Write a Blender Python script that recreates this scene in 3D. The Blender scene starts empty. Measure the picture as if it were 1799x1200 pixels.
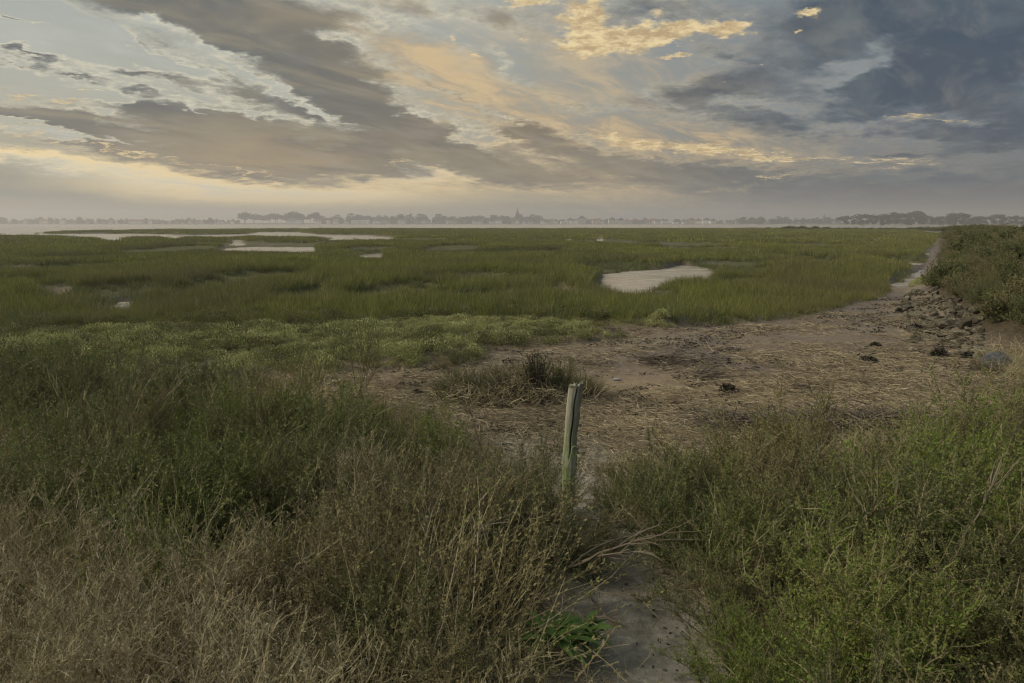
import bpy, math, random
import numpy as np
from mathutils import Vector, Matrix, Euler

scene = bpy.context.scene
COL = scene.collection
R = math.radians
rng = np.random.default_rng(11)
random.seed(5)

# ------------------------------------------------------------------ camera
CAM_Z = 2.6
F_PX = 24 / 36 * 1799.0
PITCH = math.atan(208 / F_PX)
cd = bpy.data.cameras.new('camera')
cam = bpy.data.objects.new('camera', cd)
COL.objects.link(cam)
cam.location = (0, 0, CAM_Z)
cam.rotation_euler = (math.pi / 2 - PITCH, 0, 0)
cd.lens = 24
cd.sensor_width = 36
cd.clip_start = 0.05
cd.clip_end = 12000
cd.dof.use_dof = True
cd.dof.focus_distance = 14
cd.dof.aperture_fstop = 5.0
scene.camera = cam

SUN_EL, SUN_AZ = R(36), R(-98)       # azimuth measured from +Y towards +X
SUN_DIR = Vector((math.sin(SUN_AZ) * math.cos(SUN_EL), math.cos(SUN_AZ) * math.cos(SUN_EL), math.sin(SUN_EL)))

scene.view_settings.view_transform = 'Standard'
scene.view_settings.look = 'None'
scene.view_settings.gamma = 1
scene.view_settings.exposure = 0.0
scene.view_settings.use_curve_mapping = False
scene.cycles.max_bounces = 6
scene.cycles.diffuse_bounces = 3
scene.cycles.glossy_bounces = 2
scene.cycles.transmission_bounces = 3
scene.cycles.volume_bounces = 1
scene.cycles.use_denoising = True
scene.cycles.pixel_filter_type = 'BLACKMAN_HARRIS'
scene.cycles.filter_width = 1.05
scene.cycles.sample_clamp_indirect = 4


def lin(c):
    return tuple(((v / 255.0) / 12.92 if v <= 10.3 else ((v / 255.0 + 0.055) / 1.055) ** 2.4) for v in c)


def lin4(c, k=1.0):
    return tuple(v * k for v in lin(c)) + (1.0,)


class NT:
    """small wrapper that makes node graphs readable"""
    def __init__(self, tree):
        self.t = tree
        self.n = tree.nodes
        self.l = tree.links

    def set(self, sock, val):
        if isinstance(val, bpy.types.NodeSocket):
            self.l.new(val, sock)
        elif val is not None:
            sock.default_value = val

    def math(self, op, a, b=None, c=None, clamp=False):
        nd = self.n.new('ShaderNodeMath'); nd.operation = op; nd.use_clamp = clamp
        self.set(nd.inputs[0], a)
        if b is not None: self.set(nd.inputs[1], b)
        if c is not None: self.set(nd.inputs[2], c)
        return nd.outputs[0]

    def vmath(self, op, a, b=None):
        nd = self.n.new('ShaderNodeVectorMath'); nd.operation = op
        self.set(nd.inputs[0], a)
        if b is not None:
            self.set(nd.inputs['Scale'] if op == 'SCALE' else nd.inputs[1], b)
        return nd.outputs['Value'] if op in ('LENGTH', 'DOT_PRODUCT') else nd.outputs[0]

    def sep(self, v):
        nd = self.n.new('ShaderNodeSeparateXYZ'); self.set(nd.inputs[0], v); return nd.outputs

    def comb(self, x, y, z=0.0):
        nd = self.n.new('ShaderNodeCombineXYZ')
        for i, v in enumerate((x, y, z)): self.set(nd.inputs[i], v)
        return nd.outputs[0]

    def noise(self, vec, scale, detail=4, rough=0.55, dist=0.0, color=False):
        nd = self.n.new('ShaderNodeTexNoise')
        self.set(nd.inputs['Vector'], vec)
        nd.inputs['Scale'].default_value = scale
        nd.inputs['Detail'].default_value = detail
        nd.inputs['Roughness'].default_value = rough
        nd.inputs['Distortion'].default_value = dist
        return nd.outputs['Color' if color else 'Fac']

    def smooth(self, v, a, b, lo=0.0, hi=1.0):
        nd = self.n.new('ShaderNodeMapRange'); nd.interpolation_type = 'SMOOTHSTEP'
        self.set(nd.inputs[0], v)
        nd.inputs[1].default_value = a; nd.inputs[2].default_value = b
        nd.inputs[3].default_value = lo; nd.inputs[4].default_value = hi
        return nd.outputs[0]

    def mix(self, f, a, b, blend='MIX'):
        nd = self.n.new('ShaderNodeMix'); nd.data_type = 'RGBA'; nd.blend_type = blend
        self.set(nd.inputs[0], f); self.set(nd.inputs[6], a); self.set(nd.inputs[7], b)
        return nd.outputs[2]

    def ramp(self, f, stops, interp='LINEAR'):
        nd = self.n.new('ShaderNodeValToRGB'); self.set(nd.inputs[0], f)
        cr = nd.color_ramp; cr.interpolation = interp
        while len(cr.elements) > 1: cr.elements.remove(cr.elements[0])
        cr.elements[0].position = stops[0][0]; cr.elements[0].color = stops[0][1]
        for p, c in stops[1:]:
            e = cr.elements.new(p); e.color = c
        return nd.outputs[0]

    def blob(self, vec, loc, rot, sc, kind='QUADRATIC_SPHERE'):
        m = self.n.new('ShaderNodeMapping'); m.vector_type = 'TEXTURE'
        self.set(m.inputs['Vector'], vec)
        m.inputs['Location'].default_value = (loc[0], loc[1], 0)
        m.inputs['Rotation'].default_value = (0, 0, rot)
        m.inputs['Scale'].default_value = (sc[0], sc[1], 1)
        g = self.n.new('ShaderNodeTexGradient'); g.gradient_type = kind
        self.l.new(m.outputs[0], g.inputs[0])
        return g.outputs['Fac']


# ------------------------------------------------------------------ world: hazy evening sky with broken cloud
def pix_dir(px, py):
    u = (px - 899.5) / F_PX; v = (py - 600) / F_PX
    c, s = math.cos(PITCH), math.sin(PITCH)
    d = Vector((u, c - v * s, -s - v * c))
    return d.normalized()


def pix_azel(px, py):
    d = pix_dir(px, py)
    return math.atan2(d.x, d.y), math.asin(d.z)


SKY_K = 10.0


def build_world():
    w = bpy.data.worlds.new('World'); scene.world = w; w.use_nodes = True
    nt = w.node_tree; nt.nodes.clear(); T = NT(nt)
    tc = nt.nodes.new('ShaderNodeTexCoord').outputs['Generated']
    x, y, z = T.sep(tc)
    az = T.math('ARCTAN2', x, y)
    zz = T.math('MAXIMUM', z, -0.02)
    el = T.math('ARCSINE', zz)
    # cloud deck coordinates: a plane seen in perspective
    q = T.comb(T.math('DIVIDE', x, T.math('ADD', zz, 0.16)), T.math('DIVIDE', y, T.math('ADD', zz, 0.16)), 0.0)
    n1 = T.noise(q, 1.7, 5, 0.6, color=True)
    n2 = T.noise(q, 7.5, 5, 0.65, color=True)
    w1 = T.vmath('SCALE', T.vmath('SUBTRACT', n1, (0.5, 0.5, 0.5)), 0.16)
    w2 = T.vmath('SCALE', T.vmath('SUBTRACT', n2, (0.5, 0.5, 0.5)), 0.095)
    P0 = T.comb(az, el, 0.0)
    warp = T.vmath('SCALE', T.vmath('MULTIPLY', T.vmath('ADD', w1, w2), (1.0, 0.36, 0.0)), T.smooth(el, R(-1), R(7), .15, 1.0))
    P = T.vmath('ADD', P0, warp)
    qa = T.vmath('DOT_PRODUCT', q, (0.66, 0.75, 0)); qb = T.vmath('DOT_PRODUCT', q, (0.75, -0.66, 0))
    qs = T.comb(T.math('MULTIPLY', qa, 0.42), qb, 0.0)
    streak = T.noise(qs, 5.5, 7, 0.62, 0.5)
    fine = T.math('ADD', T.math('MULTIPLY', T.noise(q, 7.0, 8, 0.62), 0.38), T.math('MULTIPLY', streak, 0.62))
    fine2 = T.noise(T.vmath('ADD', q, (7.3, 2.1, 4.0)), 22.0, 7, 0.68)
    broad = T.noise(q, 1.1, 5, 0.55, 0.3)

    def group(lst, vec=P):
        tot = None
        for (px, py, rx, ry, rot, s) in lst:
            a, e = pix_azel(px, py)
            a2, _ = pix_azel(px + 20, py); _, e2 = pix_azel(px, py - 20)
            ka = abs(a2 - a) / 20; ke = abs(e2 - e) / 20
            b = T.blob(vec, (a, e), -R(rot), (rx * ka * 1.6, ry * ke * 1.6))
            b = T.math('MULTIPLY', b, s)
            tot = b if tot is None else T.math('ADD', tot, b)
        return tot

    K = SKY_K
    # clear air behind the clouds, left (bright) and right (blue-grey)
    eln = T.math('DIVIDE', el, R(24), clamp=True)
    left = T.ramp(eln, [(0.0, lin4((150, 142, 124), K)), (0.10, lin4((156, 150, 130), K)), (0.28, lin4((178, 172, 150), K)),
                        (0.55, lin4((172, 173, 160), K)), (0.85, lin4((180, 184, 178), K)), (1.0, lin4((168, 175, 178), K))])
    right = T.ramp(eln, [(0.0, lin4((98, 100, 101), K)), (0.2, lin4((104, 107, 112), K)), (0.42, lin4((128, 134, 136), K)),
                         (0.7, lin4((116, 126, 134), K)), (1.0, lin4((110, 120, 132), K))])
    lr = T.smooth(az, R(-14), R(26))
    base = T.mix(lr, left, right)
    sky = nt.nodes.new('ShaderNodeTexSky'); sky.sky_type = 'NISHITA'; sky.sun_disc = False
    sky.sun_elevation = SUN_EL; sky.sun_rotation = SUN_AZ
    sky.air_density = 1.0; sky.dust_density = 2.0; sky.ozone_density = 1.0
    base = T.mix(0.16, base, sky.outputs[0])
    # a darker teal wedge low on the left and a warm glow over the far shore
    wedge = T.math('MULTIPLY', group([(-60, 322, 330, 42, 5, 1.0), (150, 345, 330, 26, 8, 0.6)], P0), 1.3, clamp=True)
    base = T.mix(wedge, base, lin4((116, 124, 120), K))
    glow = group([(460, 336, 320, 24, 2, 1.8), (470, 348, 400, 36, 2, .6), (780, 312, 240, 40, -4, 1.2), (80, 280, 260, 13, 8, 1.3), (300, 312, 260, 15, 7, 1.3),
                  (1000, 330, 200, 30, 0, .5), (-60, 262, 140, 14, 9, .9)])
    base = T.mix(T.math('MULTIPLY', glow, 0.95, clamp=True), base, lin4((248, 222, 168), K))
    # soft tan veil across the middle
    veil = group([(690, 85, 130, 90, 50, 1.0), (860, 190, 380, 75, 27, 1.1), (1000, 150, 300, 190, 10, .6), (1200, 250, 360, 45, 7, .9),
                  (1000, 318, 130, 34, 5, .5), (1080, 345, 330, 40, 0, .35), (1170, 130, 150, 50, 0, .35)])
    veil = T.math('MULTIPLY', veil, T.smooth(streak, 0.3, 0.62, 0.35, 1.25), clamp=True)

    # ---- grey cloud masses
    D = group([
        (230, -10, 420, 38, 4, 1.2), (420, 40, 250, 50, 14, .9), (560, 130, 320, 80, 30, 1.35), (300, 92, 170, 12, 22, .7), (560, 20, 200, 50, 5, .8),(760,20,200,40,5,.4),
        (740, 235, 260, 42, 20, 1.0), (620, 190, 170, 50, 28, .6),
        (40, 97, 100, 12, 6, 1.3), (250, 132, 150, 13, 7, 1.4), (25, 34, 60, 10, 15, 1.2), (120, 125, 80, 8, 5, 1.1), (230,155,120,14,6,1.0),
        (420, 160, 210, 26, 18, 1.0), (540, 205, 110, 20, 20, .5), (300, 70, 150, 14, 20, .4),
        (50, 212, 120, 16, 4, 1.2), (150, 226, 120, 12, 4, .8), (250, 190, 90, 16, 3, 1.2), (300, 208, 90, 16, 3, .9), (390, 190, 90, 16, 5, .9), (400, 214, 170, 20, 3, .9),
        (470, 268, 420, 62, 6, 1.7), (260, 268, 280, 24, 9, 1.1), (620, 290, 220, 36, 0, .8),
        (850, 300, 210, 26, 8, 1.0), (940, 260, 150, 18, 10, .4), (910, 232, 110, 18, 10, .7),
        (1150, 300, 330, 34, 3, 1.3), (1400, 345, 430, 44, 0, .8), (1700, 340, 330, 60, 0, 1.1),
        (1680, 90, 360, 140, 5, 1.7), (1500, 20, 260, 60, 0, .9), (1560, 170, 190, 60, 5, .8), (1820, 220, 150, 60, 0, .8),
        (1700, 235, 220, 15, 5, 1.1), (1730, 262, 200, 12, 3, .8), (1590, 276, 90, 9, 3, .9),
        (1235, 160, 170, 44, -5, 1.2), (1370, 212, 200, 36, 6, 1.1), (950, 245, 120, 26, 12, .8), (790, 165, 120, 18, 28, .6), (880, 120, 150, 22, 25, .5), (1300, 95, 130, 26, 10, .5), (1130, 25, 190, 50, 0, .75),
        (900, 55, 100, 50, 20, .4), (1010, 190, 120, 24, 10, .35)])
    gap = group([(60, 70, 290, 62, 8, .75), (300, 112, 300, 22, 20, .7), (470, 150, 130, 12, 28, .9), (565, 196, 50, 16, 25, 1.3),
                 (300, 24, 60, 16, -12, .9), (370, 70, 90, 12, 25, .7), (330, 168, 70, 6, 10, .5), (420, 196, 120, 7, 5, 1.0),
                 (715, 202, 60, 9, 5, 1.1), (860, 240, 160, 12, 8, .9), (740, 290, 90, 14, -6, 1.0), (150, 160, 190, 20, 4, .5),
                 (130, 240, 190, 9, 4, 1.5), (340, 200, 30, 12, 30, 1.0), (420, 205, 40, 8, 20, .9), (180, 205, 40, 8, 0, .8), (650, 225, 60, 8, 8, .8), (830, 60, 120, 30, 30, .5), (600, 60, 50, 10, 10, .7), (90, 292, 260, 11, 8, 1.0), (430, 334, 300, 13, 3, 1.2), (770, 308, 170, 22, -5, 1.1), (250, 312, 160, 9, 8, .8),
                 (1500, 130, 70, 34, -30, .8), (1540, 85, 110, 20, -25, .5),
                 (1330, 180, 190, 16, 5, .6), (1500, 220, 260, 20, 5, .5)])
    Dn = T.math('ADD', T.math('SUBTRACT', D, T.math('MULTIPLY', gap, 1.0)), T.math('MULTIPLY', T.math('SUBTRACT', fine, 0.5), T.math('ADD', 0.75, T.math('MULTIPLY', T.math('MINIMUM', D, 1.0), 2.9))))
    outside = T.math('MULTIPLY', T.smooth(el, R(21), R(34)), T.math('MULTIPLY', T.math('SUBTRACT', broad, 0.42), 4.0))
    around = T.math('MULTIPLY', T.smooth(T.math('ABSOLUTE', az), R(40), R(60)), T.math('MULTIPLY', T.math('SUBTRACT', broad, 0.40), 4.0))
    Dn = T.math('ADD', Dn, T.math('MAXIMUM', outside, around))
    base = T.mix(T.math('MULTIPLY', T.math('MULTIPLY', gap, T.smooth(streak, .35, .6, .4, 1.0)), 0.55, clamp=True), base, T.mix(lr, lin4((206, 208, 198), K), lin4((150, 158, 160), K)))
    dens = T.smooth(Dn, 0.10, 0.95)
    rim = T.math('MULTIPLY', T.math('MULTIPLY', T.smooth(Dn, -0.15, 0.22), T.smooth(Dn, 0.30, 0.70, 1.0, 0.0)), T.smooth(D, 0.12, 0.5, 0.15, 1.0))

    base = T.mix(T.math('MULTIPLY', veil, T.smooth(streak, .34, .62, .45, .95), clamp=True), base, T.mix(T.smooth(streak, .4, .62), lin4((176, 154, 122), K), lin4((210, 184, 142), K)))
    # sunward edges of the clouds glow
    rimcol = T.mix(T.smooth(az, R(-5), R(30)), lin4((226, 218, 192), K), lin4((160, 152, 132), K))
    rimcol = T.mix(T.smooth(el, R(3.5), R(9)), lin4((232, 200, 146), K), rimcol)
    sunside = T.math('MULTIPLY', T.smooth(az, R(40), R(5)), T.smooth(fine2, 0.3, 0.65))
    base = T.mix(T.math('MULTIPLY', rim, T.math('MULTIPLY', sunside, 0.75)), base, rimcol)
    # cloud body colours
    ccol = T.ramp(T.smooth(az, R(-38), R(36)), [(0.0, lin4((95, 99, 100), K)), (0.35, lin4((102, 101, 96), K)), (0.55, lin4((106, 101, 92), K)),
                                               (0.75, lin4((76, 86, 92), K)), (1.0, lin4((54, 73, 92), K))])
    warmlow = T.math('MULTIPLY', group([(480, 275, 360, 70, 0, 1.6), (900, 150, 400, 150, 20, .7), (1050, 310, 260, 40, 0, .6)], P0), T.smooth(fine, 0.2, 0.75, 0.5, 1.2))
    ccol = T.mix(T.math('MULTIPLY', warmlow, 0.9, clamp=True), ccol, lin4((162, 141, 108), K))
    ccol = T.mix(T.smooth(streak, 0.45, 0.8, 0.0, 0.5), ccol, lin4((160, 156, 146), K))
    billow = T.noise(T.vmath('ADD', qs, (3.1, 8.4, 0)), 2.6, 7, .6, .8)
    ccol = T.mix(T.smooth(billow, .46, .66, 0, .6), ccol, T.mix(T.smooth(az, R(0), R(32)), lin4((154, 142, 118), K), lin4((90, 105, 114), K)))
    ccol = T.mix(T.smooth(billow, .48, .32, 0, .4), ccol, lin4((76, 80, 88), K))
    ccol = T.mix(T.smooth(broad, 0.55, 0.30, 0.0, 0.30), ccol, lin4((84, 88, 94), K))
    col = T.mix(T.math('MULTIPLY', dens, 0.93), base, ccol)
    # low haze bank on the right horizon
    bank = T.math('MULTIPLY', T.smooth(el, R(4.2), R(0.6)), T.smooth(az, R(4), R(30)))
    col = T.mix(T.math('MULTIPLY', bank, 0.85), col, lin4((98, 96, 98), K))
    hz = T.smooth(el, R(3.0), R(0.0))
    col = T.mix(T.math('MULTIPLY', hz, 0.5), col, T.mix(lr, lin4((156, 146, 126), K), lin4((102, 100, 103), K)))

    # ---- sunlit golden cumulus
    P2 = T.vmath('ADD', P0, T.vmath('MULTIPLY', T.vmath('ADD', T.vmath('SCALE', w1, 0.5), T.vmath('SCALE', w2, 1.0)), (0.8, 0.4, 0)))
    G = group([(1022, 35, 50, 75, 12, 1.6), (1050, 76, 80, 26, -5, 1.4), (1130, 64, 120, 21, -7, 1.5), (1215, 56, 95, 18, -8, 1.5), (1290, 45, 46, 14, -18, 1.3),
               (1140, 36, 46, 14, -20, .6), (925, 10, 60, 16, -5, 1.3), (1190, 96, 34, 6, 2, 1.3), (1418, 22, 38, 10, 10, 1.2), (1400, 48, 16, 5, 0, 1.1),
               (800, 71, 26, 7, 5, .8), (912, 70, 20, 7, 10, .8), (1342, 112, 14, 5, 10, .8), (1268, 147, 12, 4, 0, .8),
               (1595, 207, 70, 7, 2, .9), (1370, 308, 62, 5, -3, 1.0), (1160, 282, 60, 5, 2, .6), (30, 166, 46, 5, 3, .9), (120, 178, 60, 6, 3, .9),
               (145, 156, 24, 4, 4, .9), (824, 98, 12, 5, 0, .9), (205, 266, 190, 5, 10, 1.0), (420, 300, 170, 4, 8, .9), (20, 262, 90, 6, 9, .9),
               (1290, 268, 320, 10, 5, 1.2), (1080, 246, 160, 12, 10, .7), (1010, 318, 70, 12, 14, .35), (1560, 290, 150, 6, 3, .6), (1660, 215, 200, 5, 3, .6),
               (890, 210, 90, 12, 10, .45), (1240, 262, 120, 9, 6, .6), (700, 288, 60, 5, -8, .7)], P2)
    Gn = T.math('ADD', G, T.math('MULTIPLY', T.math('SUBTRACT', fine2, 0.5), 1.5))
    gm = T.smooth(Gn, 0.26, 0.86)
    gcol = T.mix(T.smooth(T.noise(q, 13.0, 6, 0.7), 0.38, 0.62), lin4((188, 162, 120), K), lin4((244, 220, 168), K))
    col = T.mix(T.math('MULTIPLY', gm, 0.88), col, gcol)
    # the sky that lights the place from overhead, a little brighter than the part in view
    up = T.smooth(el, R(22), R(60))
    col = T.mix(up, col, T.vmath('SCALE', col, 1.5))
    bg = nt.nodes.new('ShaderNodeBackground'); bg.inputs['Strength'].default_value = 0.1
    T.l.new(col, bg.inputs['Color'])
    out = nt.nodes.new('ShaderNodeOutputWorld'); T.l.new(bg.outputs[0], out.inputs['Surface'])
    w.cycles.sampling_method = 'MANUAL'; w.cycles.sample_map_resolution = 512


build_world()

sd = bpy.data.lights.new('sun', 'SUN'); sun = bpy.data.objects.new('sun', sd); COL.objects.link(sun)
sd.energy = 2.3; sd.angle = R(10); sd.color = (1.0, 0.90, 0.76)
sun.rotation_euler = SUN_DIR.to_track_quat('Z', 'Y').to_euler()


# ------------------------------------------------------------------ numeric helpers
def hash2(ix, iy, seed):
    h = (ix.astype(np.int64) * 374761393 + iy.astype(np.int64) * 668265263 + seed * 974634777) & 0xffffffff
    h = ((h ^ (h >> 13)) * 1274126177) & 0xffffffff
    return ((h ^ (h >> 16)) & 0xffffff) / float(0xffffff)


def vnoise(x, y, seed=0):
    xi = np.floor(x); yi = np.floor(y)
    fx = x - xi; fy = y - yi
    fx = fx * fx * (3 - 2 * fx); fy = fy * fy * (3 - 2 * fy)
    a = hash2(xi, yi, seed); b = hash2(xi + 1, yi, seed); c = hash2(xi, yi + 1, seed); d = hash2(xi + 1, yi + 1, seed)
    return (a + (b - a) * fx) * (1 - fy) + (c + (d - c) * fx) * fy


def fbm(x, y, f=1.0, octv=4, seed=0, gain=0.5):
    t = 0.0; amp = 1.0; tot = 0.0
    for o in range(octv):
        t = t + amp * vnoise(x * f + 17.3 * o, y * f - 9.1 * o, seed + o); tot += amp
        f *= 2.03; amp *= gain
    return t / tot


def sstep(v, a, b):
    t = np.clip((v - a) / (b - a), 0, 1)
    return t * t * (3 - 2 * t)


def polysd(x, y, poly):
    """signed distance to a polygon, positive inside"""
    P = np.asarray(poly, float); n = len(P)
    d2 = np.full(x.shape, 1e12); inside = np.zeros(x.shape, bool)
    for i in range(n):
        ax, ay = P[i]; bx, by = P[(i + 1) % n]
        ex, ey = bx - ax, by - ay
        wx, wy = x - ax, y - ay
        t = np.clip((wx * ex + wy * ey) / (ex * ex + ey * ey + 1e-12), 0, 1)
        d2 = np.minimum(d2, (wx - ex * t) ** 2 + (wy - ey * t) ** 2)
        c = (ay > y) != (by > y)
        with np.errstate(divide='ignore', invalid='ignore'):
            xx = ex * (y - ay) / (ey if ey != 0 else 1e-12) + ax
        inside ^= c & (x < xx)
    d = np.sqrt(d2)
    return np.where(inside, d, -d)


def polyline_d(x, y, pts):
    d2 = np.full(x.shape, 1e12); tt = np.zeros(x.shape)
    for i in range(len(pts) - 1):
        ax, ay = pts[i]; bx, by = pts[i + 1]
        ex, ey = bx - ax, by - ay
        wx, wy = x - ax, y - ay
        t = np.clip((wx * ex + wy * ey) / (ex * ex + ey * ey), 0, 1)
        dd = (wx - ex * t) ** 2 + (wy - ey * t) ** 2
        m = dd < d2
        d2 = np.where(m, dd, d2); tt = np.where(m, i + t, tt)
    return np.sqrt(d2), tt


def gp(px, py, z=0.0):
    """where the sight line of a point of the photograph meets the level z"""
    d = pix_dir(px, py)
    t = (z - CAM_Z) / d.z
    return (d.x * t, d.y * t)


def gpl(pts, z=0.0):
    return [gp(p[0], p[1], p[2] if len(p) > 2 else z) for p in pts]


# ------------------------------------------------------------------ plan of the place
GT = 0.42          # height of the grass tops over the datum
DIKE = [(8.75, 13.3), (9.8, 15.6), (14.4, 24.6), (29.5, 49), (51, 84), (118, 190), (330, 530), (420, 480), (24, 10.6), (11.0, 11.6)]
MARSH = gpl([(-900, 640), (-300, 606), (0, 592), (250, 586), (500, 580), (700, 573), (900, 569), (1090, 579), (1200, 578), (1300, 571), (1400, 562),
             (1455, 552), (1500, 538), (1545, 528), (1567, 516), (1567, 500), (1612, 478), (1632, 452), (1640, 432), (1652, 412)]) + \
        [(112, 190), (175, 292)] + gpl([(1600, 401.4, GT), (1350, 400.6, GT), (1000, 401.2, GT), (600, 401, GT), (300, 402.5, GT), (150, 405, GT), (0, 408.2, GT),
                                        (-300, 413, GT), (-900, 430, GT)])
W = -0.16
PONDS = [gpl([(1048, 499, .28), (1062, 484, W), (1105, 478, W), (1170, 473, W), (1195, 466, W), (1240, 471, W), (1262, 482, W), (1235, 483, .36), (1180, 489, .36), (1110, 497, .36)]),
         gpl([(370, 440, W), (400, 436, W), (450, 434, W), (552, 434.5, W), (556, 442, .28), (500, 444, .28), (400, 442, .28)]),
         gpl([(612, 450, W), (640, 447, W), (676, 446, W), (672, 453, .28), (640, 453.5, .28)]),
         gpl([(-500, 413, W), (0, 411, W), (230, 410.5, W), (340, 413, W), (430, 411.5, W), (456, 407.5, W), (526, 408, W), (560, 412, W), (640, 413, W), (692, 416, W),
              (694, 419.5, .28), (560, 417, .28), (450, 416.5, .28), (330, 417, .28), (230, 418, .28), (160, 417, .28), (100, 414.5, .28), (0, 414.5, .28), (-500, 418, .28)]),
         gpl([(405, 422, W), (428, 422, W), (426, 425.5, .28), (407, 425, .28)]),
         gpl([(160, 417, W), (200, 419, W), (235, 418, .3), (210, 424, .28), (175, 422, .28)]),
         gpl([(278, 418, W), (318, 417, W), (320, 420.5, .28), (290, 420.5, .28)]),
         gpl([(60, 516, W), (110, 514.5, W), (112, 515, .15), (70, 516, .15)]),
         gpl([(180, 540, .2), (212, 531, W), (236, 530, W), (222, 536, .2), (214, 542, .2)]),
         gpl([(1050, 416.5, W), (1062, 416, W), (1060, 419, .28), (1046, 419, .28)]),
         gpl([(1535, 420.5, W), (1556, 420, W), (1550, 423.5, .28), (1535, 424, .28)]),
         gpl([(990, 420.5, W), (1004, 420, W), (1002, 422.6, .28), (990, 423, .28)])]
# wet run of pale mud between the marsh and the dike
RUN = gpl([(1566, 498), (1578, 505), (1600, 506), (1625, 490), (1638, 478), (1633, 468), (1641, 455), (1650, 438), (1642, 436), (1622, 447), (1612, 462), (1600, 474), (1585, 486)])
# dark creeks whose beds are hidden behind grass: (px, py, half width px, half depth m)
CREEKS = [(600, 513, 26, 1.4), (735, 516, 60, 1.5), (980, 513, 40, 2.0), (690, 524, 45, 1.2), (560, 528, 60, .9), (1305, 467, 80, 2.6), (1080, 470, 70, 2.6), (1400, 457, 48, 3.0),
          (930, 447, 80, 3.0), (800, 439, 70, 3.2), (60, 500, 90, 1.2), (150, 528, 90, 1.3), (250, 541, 40, 1.0), (20, 538, 40, 1.2), (300, 441, 90, 4.0), (650, 440, 60, 3), (420, 430, 190, 5),
          (1440, 433, 100, 4), (1230, 440, 70, 3), (1150, 431, 120, 5), (1380, 420, 150, 7), (1000, 425, 120, 5), (700, 423, 130, 6), (560, 469, 60, 1.6), (200, 454, 130, 2.4), (450, 494, 90, 1.2),
          (850, 492, 90, 1.4), (1150, 520, 70, 1.1), (1330, 500, 60, 1.2), (1300, 482, 70, 1.6), (1580, 414, 60, 6), (480, 487, 70, 1.0), (850, 530, 100, .8), (300, 520, 70, .9), (1500, 470, 50, 1.2),
          (0, 447, 90, 2.4), (90, 475, 120, 1.4), (380, 508, 90, .9), (1080, 500, 40, 1.0), (1470, 486, 50, 1.0)]
CREEKS = [gp(c[0], c[1], -.05) + (c[2] / F_PX * gp(c[0], c[1], -.05)[1], c[3]) for c in CREEKS]
PURS = gpl([(-500, 720), (0, 690), (170, 690), (330, 690), (455, 672), (520, 655), (560, 668), (640, 652), (715, 650), (760, 640), (835, 636), (850, 622), (930, 614), (1000, 610), (1060, 604), (1098, 594), (1094, 586), (1075, 579),
            (900, 569), (700, 573), (500, 580), (250, 586), (0, 592), (-300, 606)])
PURS_ISLES = [gpl([(1128, 576), (1160, 574), (1192, 577), (1170, 581), (1130, 580)]),
              gpl([(1582, 503), (1590, 497), (1625, 490), (1650, 496), (1660, 506), (1600, 509)]),
               gpl([(1615, 462), (1600, 470), (1634, 470), (1632, 464)])]
PATH = [gp(1180, 1330, .62), gp(1150, 1200, .56), gp(1128, 1100, .47), gp(1088, 1000, .37), gp(1056, 930, .30), gp(1046, 860, .2), (0.52, 6.0), (0.45, 7.4)]
PATH_W = [.25, .245, .23, .195, .15, .17, .3, .6]


def bank_h(x, y):
    s = y + 0.08 * x
    h = 0.78 * sstep(s, 8.2, 0.6)
    h = h + 0.25 * sstep(x, 2.0, 8.0) * sstep(y, 9.5, 4.0)
    return h


def masks(x, y):
    wob = 0.28 * (fbm(x, y, 1.1, 3, 31) - .5) + 0.5 * (fbm(x, y, .35, 2, 77) - .5) * sstep(np.hypot(x, y), 18, 50)
    m = polysd(x, y, MARSH) + wob
    pond = np.full(x.shape, -1e9)
    wp = (0.55 * (fbm(x, y, .45, 3, 5) - .5) + .9 * (fbm(x, y, 1.1, 3, 15) - .5)) * sstep(np.hypot(x, y), 20, 70)
    for p in PONDS: pond = np.maximum(pond, polysd(x, y, p))
    pond = pond + wp
    creek = np.zeros(x.shape)
    cx = x + 3.0 * (fbm(x, y, .16, 2, 8) - .5); cy = y + 5.0 * (fbm(x, y, .12, 2, 9) - .5) * sstep(y, 20, 40)
    for (a, b, sx, sy) in CREEKS:
        e = np.sqrt(((cx - a) / sx) ** 2 + ((cy - b) / (sy * 1.9)) ** 2)
        creek = np.maximum(creek, sstep(e, 1.15, .8))
    rn = np.abs(fbm(x * .55, y * 1.6, .05, 3, 44) - .5)
    creek = np.maximum(creek, sstep(rn, .028, .014) * sstep(np.hypot(x, y), 22, 34))
    run = polysd(x, y, RUN) + 0.5 * (fbm(x, y, .7, 2, 12) - .5)
    dike = polysd(x, y, DIKE) + 0.7 * (fbm(x, y, .5, 3, 3) - .5)
    return m, pond, creek, run, dike


def purs_mask(x, y):
    p = polysd(x, y, PURS)
    for q in PURS_ISLES: p = np.maximum(p, polysd(x, y, q))
    return p + .35 * (fbm(x, y, 1.6, 3, 21) - .5)


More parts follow.
